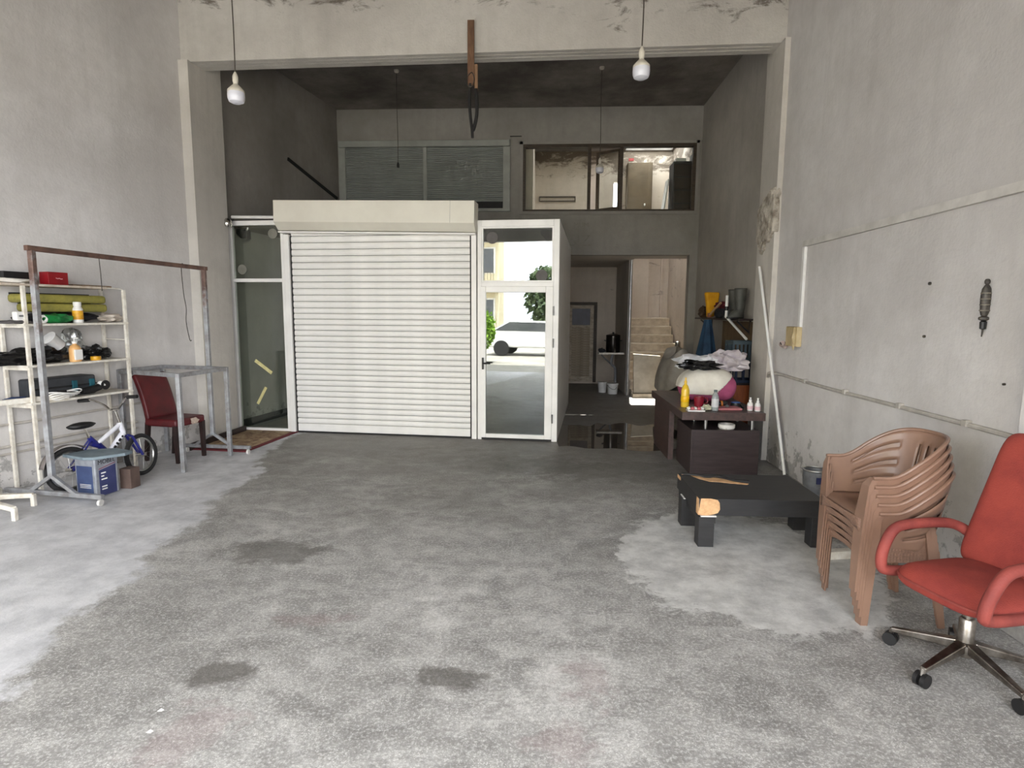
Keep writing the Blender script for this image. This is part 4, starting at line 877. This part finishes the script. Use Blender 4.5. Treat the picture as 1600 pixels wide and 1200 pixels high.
# blue garment bag hanging from the shelf
bl = MB(); bl.grid(lambda u, v: ((.05+.10*v)*math.cos(2*PI*u)*(1+.15*math.sin(10*PI*u)), (.05+.19*v**.8)*math.sin(2*PI*u)*(1+.1*math.sin(14*PI*u)), -.62*v), 48, 12, cu=True)
ONE('hanging_bag', bl, mat('dark_blue_cloth', srgb(40,72,100), srgb(24,46,70), 5, .8, bump=.3), 'dark blue cloth bag hanging from the wall shelf', 'bag', (2.64,9.55,1.66), smooth=True)
sp = thing('hose_pipe', 'white pipe with black collar slanting down from the wall shelf', 'pipe', (2.68, 8.7, 0))
MB().tube([(0,.06,2.02),(.0,.06,1.70)], .022, 10).build('upright', m_white_plastic, sp, smooth=True); MB().tube([(0,.06,1.71),(.1,-.55,1.41)], .018, 10).build('slanting_pipe', m_white_plastic, sp, smooth=True); MB().tube([(0,.06,1.86),(0,.06,1.80)],.027,10).build('collar', m_black, sp, smooth=True)

# pole, bucket, covered moped
ONE('leaning_pole', MB().tube([(2.655,6.36,.012),(2.615,7.35,2.32)], .0165, 10), m_white_plastic, 'long white pole leaning against the right pillar', 'pole', (0,0,0), smooth=True)
bu = thing('bucket_ring', 'metal bucket with a wide rolled rim by the right wall', 'bucket', (2.56, 5.47, 0))
MB().lathe([(0,.003),(.09,.003),(.105,.31),(.10,.31),(.086,.01),(0,.01)],24).build('pail', m_galv, bu, smooth=True)
MB().tube([(.105*math.cos(2*PI*k/28),.105*math.sin(2*PI*k/28),.312) for k in range(28)], .010, 8, True).build('rim', m_steel, bu, smooth=True); MB().bx(-.03,.03,-.112,-.1,.20,.26).build('blue_label', m_navy, bu)
mo = thing('covered_moped', 'moped under a grey dust cover beside the passage opening', 'moped', (2.45, 10.85, 0))
cv = MB()
def cover(u, v):
    a = 2*PI*u; k = 1-v
    rx = .34-.16*v**2; ry = .52-.18*v; x = rx*math.cos(a); y = ry*math.sin(a)
    top = 1.06-.22*max(0, math.sin(a))*(1-v); z = .42-.10*math.sin(a*2+1)+(top-.42)*v**.75
    w_ = 1+.06*math.sin(9*a+2)*k
    return (x*w_*(1 if v < 1 else .02), y*w_*(1 if v < 1 else .02), z)
cv.grid(cover, 48, 14, cu=True); cv.build('dust_cover', mat('grey_dust_cover', srgb(176,170,162), srgb(148,142,134), 4, .5, bump=.5, bscale=12), mo, smooth=True, solid=.004)
for y in (-.36, .36):
    MB().tube([(-.05,y+.2*math.cos(2*PI*k/28),.245+.2*math.sin(2*PI*k/28)) for k in range(28)], .045, 8, True).build('tyre', m_tyre, mo, smooth=True)
    MB().tube([(-.09,y,.245),(-.01,y,.245)],.09,16).build('hub', m_dchrome, mo, smooth=True)
MB().bx(-.15,.1,-.3,.35,.3,.5).build('engine_block', m_black, mo, bev=.03)

# pipes, box and ornament on the right wall
m_trunk = mat('painted_trunking', srgb(206,202,196), srgb(184,180,174), 6, .6)
ONE('cable_trunking', MB().bar((2.70,6.345,2.475),(2.70,1.2,2.475),.036,.06), m_trunk, 'long painted trunking running along the right wall', 'trunking', (0,0,0))
ONE('cable_trunking', MB().bx(2.685,2.715,6.295,6.345,1.61,2.49), m_white_plastic, 'white vertical trunking dropping to the fuse box', 'trunking', (0,0,0), bev=.003)
fb = thing('fuse_box', 'yellowed broken fuse box at the end of the vertical trunking', 'fuse box', (2.66, 6.44, 1.41))
MB().bx(.0,.055,-.15,.13,.0,.21).build('case', mat('yellowed_plastic', srgb(206,188,148), srgb(180,160,118), 7, .55), fb, bev=.008); MB().blob((-.01,-.1,.1),(.02,.03,.12),2,.3,2,5).build('melted_flap', _M['yellowed_plastic'], fb); MB().tube([(-.03,.14,.02),(.02,.17,-.005)],.035,12).build('socket', mat('dirty_socket', srgb(206,190,184), srgb(120,100,92), 12, .5), fb, smooth=True); MB().tube([(-.035,.155,.015),(-.03,.152,.018)],.022,12).build('socket_hole', m_black, fb)
pw = tag(MB().tube(smooth_path([(2.66,7.0,1.02),(2.64,6.9,1.075),(2.69,6.7,1.075),(2.7,6.2,1.065),(2.7,5.6,1.058),(2.7,4.9,1.06),(2.7,4.0,1.062),(2.7,3.25,1.06),(2.7,2.6,1.06)]), .016, 8).build('wall_pipe', m_pipe, smooth=True), 'painted pipe running low along the right wall', 'pipe')
for y in (6.1,5.3,4.5,3.8): MB().bx(2.675,2.715,y-.02,y+.02,1.05,1.09).build('clip', m_pipe, pw)
tv = thing('water_tap', 'white pipe stub and valve on the near right pillar', 'valve', (2.55, 3.05, 1.02))
MB().tube([(.05,-.3,.02),(0,-.1,.02),(0,.10,.02),(.03,.16,.02)],.02,10).build('pipe', m_white_plastic, tv, smooth=True); MB().tube([(0,.06,.02),(0,.06,-.05)],.016,8).build('valve_body', m_steel, tv, smooth=True); MB().tube([(.045*math.cos(2*PI*k/16),.06+.045*math.sin(2*PI*k/16),-.06) for k in range(16)],.006,6,True).build('ring', m_steel, tv, smooth=True)
orn = thing('wall_ornament', 'dark carved ornament hanging on the right wall', 'ornament', (2.695, 3.745, 1.62))
m_orn = mat('dark_carving', srgb(84,78,70), srgb(40,36,34), 28, .55)
MB().lathe([(.008,.315),(.018,.325),(.02,.338),(.012,.35),(0,.352)],12).build('finial', m_orn, orn, smooth=True)
MB().lathe([(.012,.125),(.022,.13),(.03,.15),(.034,.2),(.035,.25),(.03,.29),(.016,.312),(.008,.318)],14).build('body', m_orn, orn, smooth=True)
for z_ in (.155,.19,.225,.26): MB().lathe([(.03,z_),(.037,z_+.003),(.037,z_+.007),(.03,z_+.01)],14).build('band', mat('pale_band', srgb(132,124,110), srgb(96,90,80), 20, .5), orn, smooth=True)
MB().lathe([(.012,.096),(.036,.105),(.036,.118),(.012,.128)],12).build('collar', m_orn, orn, smooth=True)
MB().lathe([(.013,.045),(.022,.05),(.024,.09),(.014,.098)],12).build('lower_bead', m_black, orn, smooth=True); MB().tube([(0,0,.048),(0,.006,.0)],[.008,.004],8).build('tassel', m_orn, orn, smooth=True)
for ch in [x for x in bpy.data.objects if x.parent == orn]: ch.scale = (.8,.72,1)
for i, (y, z_, r) in enumerate(((3.42,1.62,.015),(4.3,1.97,.018),(4.31,1.6,.016),(3.55,1.35,.012))): MB().tube([(2.70,y,z_),(2.713,y,z_)],r*.6,8).build('nail_stub', m_orn, bpy.data.objects['wall_right'])

# ------------------------------------------------------------------ lamps and the strap
m_bulb = mat('frosted_bulb', srgb(206,206,214), srgb(194,194,202), 3, .3); m_bbase = mat('bulb_base', srgb(206,200,186), srgb(182,176,162), 6, .45); m_cord = mat('lamp_cord', srgb(70,62,54), srgb(54,48,42), 20, .6)
def pendant(label, loc, r=.066, bulb=True, tilt=0):
    t = thing('pendant_lamp', label, 'lamp', loc, 0, 'bare bulbs hanging from the ceiling' if bulb else None); H_ = CEIL-loc[2]
    MB().tube(smooth_path([(0,0,.235),(.004,0,.6),(-.004,0,H_*.7),(0,0,H_)]), .005, 6).build('cord', m_cord, t, smooth=True)
    MB().lathe([(0,.15),(.018,.152),(.022,.17),(.022,.205),(.014,.225),(.006,.24),(0,.24)],14).build('socket', m_bbase if bulb else m_black, t, smooth=True)
    if bulb:
        b = MB().lathe([(0,0),(r*.5,.0),(r*.85,.012),(r*.98,.035),(r,.06),(r*.97,.082)],24).build('bulb', m_bulb, t, smooth=True)
        MB().lathe([(r*.97,.082),(r*.99,.086),(r*.95,.10),(r*.6,.125),(r*.28,.145),(r*.26,.16)],24).build('bulb_collar', m_bbase, b, smooth=True)
    MB().lathe([(0,H_),(.04,H_),(.035,H_-.03),(.012,H_-.045),(0,H_-.045)],14).build('ceiling_rose', m_bbase, t, smooth=True)
    return t
pendant('bare white bulb hanging by the left pillar', (-2.475, 4.81, 3.405)); pendant('bare white bulb hanging at right in front of the beam', (.736, 4.81, 3.545))
pendant('bare bulb hanging before the upper room window', (.886, 9.8, 3.985)); pendant('empty black lamp socket hanging before the back shutter', (-2.388, 9.8, 3.94), bulb=False)
sg = thing('strap_bracket', 'brown wooden batten with a looped black strap hanging from the beam', 'strap', (-.875, 7.34, 3.84))
MB().bx(-.052,.028,-.03,.0,.60,1.33).build('batten', mat('brown_batten', srgb(120,88,64), srgb(90,64,46), 7, .7, stretch=(4,4,1)), sg, bev=.003); MB().bx(.03,.068,-.02,.0,.54,.84).build('side_strip', mat('pale_batten', srgb(140,108,80), None, 7, .7), sg)
MB().tube(smooth_path([(-.02,-.02,.62),(-.03,-.03,.45),(-.02,-.03,.25),(.0,-.03,.10),(.005,-.03,.0)]), .018, 8).build('strap', m_dark_gap, sg, smooth=True); MB().tube(smooth_path([(.045,-.02,.56),(.06,-.03,.4),(.055,-.03,.25),(.03,-.03,.13),(.01,-.03,.08)]), .021, 8).build('strap_loop', m_dark_gap, sg, smooth=True)
MB().tube(smooth_path([(-.05,-.035,.70),(0,-.04,.74),(.03,-.035,.66),(.0,-.04,.58),(-.05,-.035,.60),(-.05,-.035,.70)]), .006, 6).build('wire_tie', m_wire, sg)
fl_ = thing('flood_light', 'round silver lamp on the corner above the glass panel', 'lamp', (-4.40, 8.13, 2.97))
MB().lathe([(0,-.06),(.05,-.055),(.068,-.02),(.06,.03),(.03,.06),(0,.065)],16).build('head', m_chrome, fl_, smooth=True); MB().bar((0,0,.03),(.03,.12,.06),.02,.02).build('bracket', m_black, fl_)

for u_, z_, lb in ((-3.43, 2.86, 'small black speaker in the top left corner behind the glass panel'), (.97, 2.79, 'small black speaker in the top corner behind the door transom')):
    q_ = Matrix.Translation(OFF) @ Matrix.Rotation(OA, 4, 'Z') @ V((u_, .13, z_))
    k_ = thing('corner_speaker', lb, 'speaker', q_, OA); MB().prism([(-.08,.06),(.08,.06),(.08,-.07),(-.01,-.07),(-.08,.0)], -.06, .06, 'y').build('cabinet', m_black, k_, bev=.006); MB().tube([(.02,-.062,-.01),(.02,-.066,-.01)], .04, 14).build('grille', m_dark_gap, k_)
for x, y, lb in ((-1.62, 2.17, 'tiny white paper scrap nearest the camera on the floor'), (-1.66, 2.30, 'tiny white paper scrap behind the nearest scrap on floor')):
    tag(MB().add([(-.013,-.006,.001),(.01,-.01,.003),(.014,.004,.001),(-.004,.011,.004),(-.013,-.006,.0005),(.01,-.01,.0025),(.014,.004,.0005),(-.004,.011,.0035)], [(0,1,2,3),(4,7,6,5),(0,4,5,1),(1,5,6,2),(2,6,7,3),(3,7,4,0)]).build('paper_scrap', m_white_plastic, loc=(x, y, .001)), lb, 'paper')
# ------------------------------------------------------------------ puddle
pts = smooth_path([(.23,7.60,0),(.20,8.88,0),(.545,9.10,0),(.75,9.02,0),(.9,9.3,0),(1.05,9.16,0),(1.31,9.34,0),(1.55,9.10,0),(1.76,9.24,0),(2.0,8.98,0),(2.05,8.3,0),(1.85,7.66,0),(1.55,7.46,0),(1.26,7.40,0),(.95,7.52,0),(.62,7.50,0),(.4,7.62,0),(.23,7.60,0)], 5)[:-1]
wt = NT('puddle_water'); wt.set(col=wt.ramp(wt.noise(3, 4), ((.4, srgb(66,60,54)), (.6, srgb(80,73,66)))), rough=.02, ior=1.7, spec=.6)
tag(MB().prism([(p.x, p.y) for p in pts], .0005, .003).build('puddle', wt.m), 'shallow puddle on the floor mirroring the passage', 'puddle')

# ------------------------------------------------------------------ passage and upper room things
ct_ = thing('passage_shelf', 'small white shelf bracketed beside the partition in the passage', 'shelf', (1.50, 12.95, .86))
MB().bx(-.27,.28,-.14,.15,0,.04).build('board', m_white_paint, ct_, bev=.004); MB().tube(smooth_path([(.05,.0,0),(.02,0,-.2),(.1,0,-.3),(.12,0,-.45),(.12,0,-.8)]), .028, 8).build('drain_pipe', m_galv, ct_, smooth=True); MB().bar((-.2,0,-.02),(.1,0,-.3),.03,.03).build('bracket', m_black, ct_)
sp_ = thing('stock_pot', 'tall dark steel stock pot on the passage shelf', 'pot', (1.55, 12.95, .901))
MB().lathe([(0,0),(.15,0),(.155,.01),(.155,.36),(.16,.365),(.15,.38),(.05,.41),(0,.412)],24).build('pot', mat('dark_steel', srgb(70,66,62), srgb(46,43,40), 9, .22, .9), sp_, smooth=True); MB().lathe([(0,.412),(.02,.412),(.025,.44),(0,.445)],10).build('lid_knob', m_black, sp_); 
for s in (-1,1): MB().tube([(s*.15,-.03,.25),(s*.19,-.03,.26),(s*.19,.03,.26),(s*.15,.03,.25)],.009,6).build('handle', m_black, sp_)
ONE('scrub_brush', MB().blob((0,0,.04),(.07,.05,.05),3,.3,2.5,83,floor=0), m_khaki, 'small dark bundle left of the stock pot', 'bundle', (1.30,12.88,.901))
for i, (x, y, r, h, lb) in enumerate(((1.545,12.79,.12,.235,'larger white plastic bucket on the passage floor'), (1.345,13.02,.10,.235,'smaller white plastic bucket beside the louvred door'))):
    t = thing('plastic_bucket', lb, 'bucket', (x, y, 0)); MB().lathe([(0,.001),(r*.85,.001),(r,h),(r*.96,h),(r*.81,.01),(0,.01)],20).build('pail', m_white_plastic, t, smooth=True)
    MB().lathe([(r,h-.03),(r*1.06,h-.03),(r*1.06,h),(r,h)],20).build('rim', m_white_plastic, t, smooth=True)
    if i == 0: MB().tube(smooth_path([(-r*1.05,0,h-.01),(-r*.6,-r*.95,h-.09),(r*.3,-r*1.1,h-.12),(r*1.05,0,h-.01)]), .004, 6).build('handle', m_wire, t)
ONE('metal_pole', MB().tube([(1.83,12.56,.0),(1.845,12.56,2.86)], .024, 10), m_steel, 'vertical steel pole at the end of the passage partition', 'pole', (0,0,0), smooth=True)
bd = MB(); bd.add([(1.93,12.30,.09),(2.40,12.30,.09),(2.50,12.50,.86),(1.93,12.50,.90),(1.93,12.36,.09),(2.40,12.36,.09),(2.50,12.56,.86),(1.93,12.56,.90)], [(0,3,2,1),(4,5,6,7),(0,1,5,4),(1,2,6,5),(2,3,7,6),(3,0,4,7)])
ONE('marble_board', bd, mat('cream_slab', srgb(214,204,186), srgb(188,176,156), 4, .5), 'cream marble board leaning on the bottom stairs', 'board', (0,0,0), bev=.004)
ONE('brick_kerb', MB().bx(1.9,2.9,12.2,12.36,0,.085), m_riser, 'low stone kerb at the foot of the stairs', 'kerb', (0,0,0), bev=.006)
ONE('stair_plinth', MB().bx(2.66,2.92,12.1,12.36,0,.99).bx(2.64,2.94,12.08,12.38,.99,1.03), m_riser, 'square stone plinth at the right of the stairs', 'plinth', (0,0,0), bev=.006)
mg = thing('steel_cup', 'small shiny steel cup on the stone plinth', 'cup', (2.78, 12.2, 1.031)); MB().lathe([(0,0),(.055,0),(.058,.01),(.058,.14),(.05,.15),(.02,.16),(0,.165)],18).build('body', m_chrome, mg, smooth=True); MB().tube([(-.055,0,.11),(-.1,0,.12)],.008,6).build('spout', m_chrome, mg)
# upper room
tr3 = thing('wall_rail', 'narrow wooden rail frame on the upper room wall', 'rail', (.32, 14.64, 4.45))
MB().bx(-.44,.44,-.03,.015,.08,.10).build('upper_bar', m_brown, tr3); MB().bx(-.44,.44,-.03,.015,-.02,.0).build('lower_bar', m_brown, tr3)
for x in (-.44,.42): MB().bx(x,x+.02,-.03,.015,0,.08).build('end_bar', m_brown, tr3)
db = thing('wardrobe', 'plain brown wardrobe against the upper room wall', 'wardrobe', (2.25, 14.4, 3.1))
MB().bx(-.29,.29,-.02,.25,0,2.17).build('body', mat('olive_brown', srgb(104,88,66), srgb(88,74,54), 4, .6), db, bev=.006); MB().bx(-.27,.27,-.035,-.02,.05,2.12).build('door', _M['olive_brown'], db); MB().blob((.12,-.05,1.2),(.02,.02,.03),2,0).build('knob', m_white_plastic, db)
wb_ = thing('support_beam', 'short timber prop carrying the wardrobe', 'beam', (2.25, 14.4, 1.66)); MB().bx(-.28,.28,.0,.25,0,1.43).build('timber', m_room, wb_)
ONE('red_sign', MB().bx(-.06,.06,-.012,0,-.03,.03), mat('red_plate', srgb(150,34,30), None, 5, .5), 'tiny red plate on the upper room wall', 'sign', (2.07,14.655,5.40))
dc = thing('dark_dresser', 'dark dresser stacked by the upper room window', 'dresser', (2.76, 12.1, 3.1))
MB().bx(-.26,.10,-.2,.2,0,1.58).build('body', m_bt, dc, bev=.005)
for k in range(4): MB().bx(-.24,.08,-.215,-.2,.55+.25*k,.77+.25*k).build('drawer', mat('dark_drawer', srgb(60,46,34), srgb(44,34,26), 6, .6), dc, bev=.004)
MB().bx(.12,.27,-.2,.15,0,1.75).build('side_stack', m_bt, dc); MB().bx(-.2,.0,-.1,.1,1.58,1.66).build('paper_pile', m_white_plastic, dc); MB().bx(-.3,.15,-.23,.1,.50,.53).build('shelf', m_galv, dc)
wbd = MB(); wbd.bar((2.30,12.25,3.12),(2.46,12.25,4.4),.02,.3,up=(0,1,0)); ONE('white_panel', wbd, m_white_plastic, 'white panel leaning beside the dark dresser upstairs', 'panel', (0,0,0))

# ------------------------------------------------------------------ the street in front (seen in the door glass)
m_asph = mat('pale_pavement', srgb(168,164,156), srgb(140,136,128), 1.2, .85)
tag(MB().bx(-60,60,-60,-1.3,-.12,-.02).build('ground', m_asph), kind='structure')
hb_ = thing('apartment_building', 'cream apartment building across the street with railed balconies', 'building', (-14.5, -26, 0))
m_cream = mat('cream_render', srgb(226,216,186), srgb(206,196,166), 1, .85); m_wdark = mat('window_dark', srgb(96,98,100), srgb(76,78,82), 3, .2)
MB().bx(-7,6.2,2.6,4,-.02,14).build('wall', m_cream, hb_)
for fl in range(4):
    for x in (-5,-1.5,1.6,4.75):
        wv = MB().bx(x,x+1.2,4,4.06,1+3.3*fl,2.7+3.3*fl).build('window', m_white_al, hb_); MB().bx(x+.1,x+1.1,4.06,4.08,1.1+3.3*fl,2.6+3.3*fl).build('pane', m_wdark, wv)
    if fl:
        bo = MB().bx(1.8,6.2,4,5.4,3.3*fl-.2,3.3*fl).build('balcony', m_cream, hb_)
        rl = MB().bx(1.8,6.2,5.36,5.4,3.3*fl+.95,3.3*fl+1.0)
        for k in range(23): rl.bx(1.8+.2*k-.012,1.8+.2*k+.012,5.37,5.39,3.3*fl,3.3*fl+.95)
        rl.build('railing', m_brown, bo)
def tree(label, loc, h, r, seed, c1, c2):
    t = thing('street_tree', label, 'tree', loc); rnd = random.Random(seed)
    MB().tube([(0,0,-.02),(.05,.02,h*.5),(0,0,h*.8)],[.16,.12,.06],10).build('trunk', m_brown, t, smooth=True)
    L = MB()
    for _ in range(1500):
        a = rnd.random()*2*PI; ph = math.acos(2*rnd.random()-1); k = rnd.random()**.4
        p = V((r*k*math.sin(ph)*math.cos(a), r*k*math.sin(ph)*math.sin(a), h*.62+h*.42*k*math.cos(ph))); n = V((rnd.gauss(0,1),rnd.gauss(0,1),rnd.gauss(0,1))).normalized(); u = n.orthogonal().normalized(); w_ = n.cross(u); s = .16*r
        L.add([p-u*s, p+w_*s*.5, p+u*s, p-w_*s*.5], [(0,1,2,3)])
    tag(L.build('foliage', mat('leaves_%d' % seed, c1, c2, 2, .6), t), kind='stuff')
tree('dark green conifer across the street', (-4.6,-19,0), 4.4, 1.3, 1, srgb(84,100,62), srgb(56,74,44)); tree('taller dark tree across the street', (-.6,-24,0), 5.4, 1.8, 2, srgb(78,92,58), srgb(52,66,40))
tree('small bright green shrub outside the shop front', (-4.4,-4.2,0), 1.9, .55, 3, srgb(150,190,60), srgb(110,150,40))
cr = thing('parked_car', 'white car parked outside the shop front', 'car', (-3.2, -8.5, -.02))
prof = [(-2.1,.35),(2.1,.35),(2.15,.75),(1.95,.92),(1.1,1.0),(.55,1.42),(-1.0,1.45),(-1.75,1.02),(-2.1,.95)]
MB().prism(prof, -.82, .82, 'y').build('body', mat('car_white', srgb(232,232,232), None, 2, .2), cr, bev=.08, seg=3)
MB().prism([(1.0,1.02),(.5,1.38),(-.95,1.40),(-1.6,1.05)], -.83, .83, 'y').build('side_windows', m_wdark, cr)
for x in (-1.3,1.3):
    for y in (-.8,.8): MB().tube([(x,y-.1,.32),(x,y+.1,.32)],.32,20).build('wheel', m_tyre, cr, smooth=True)
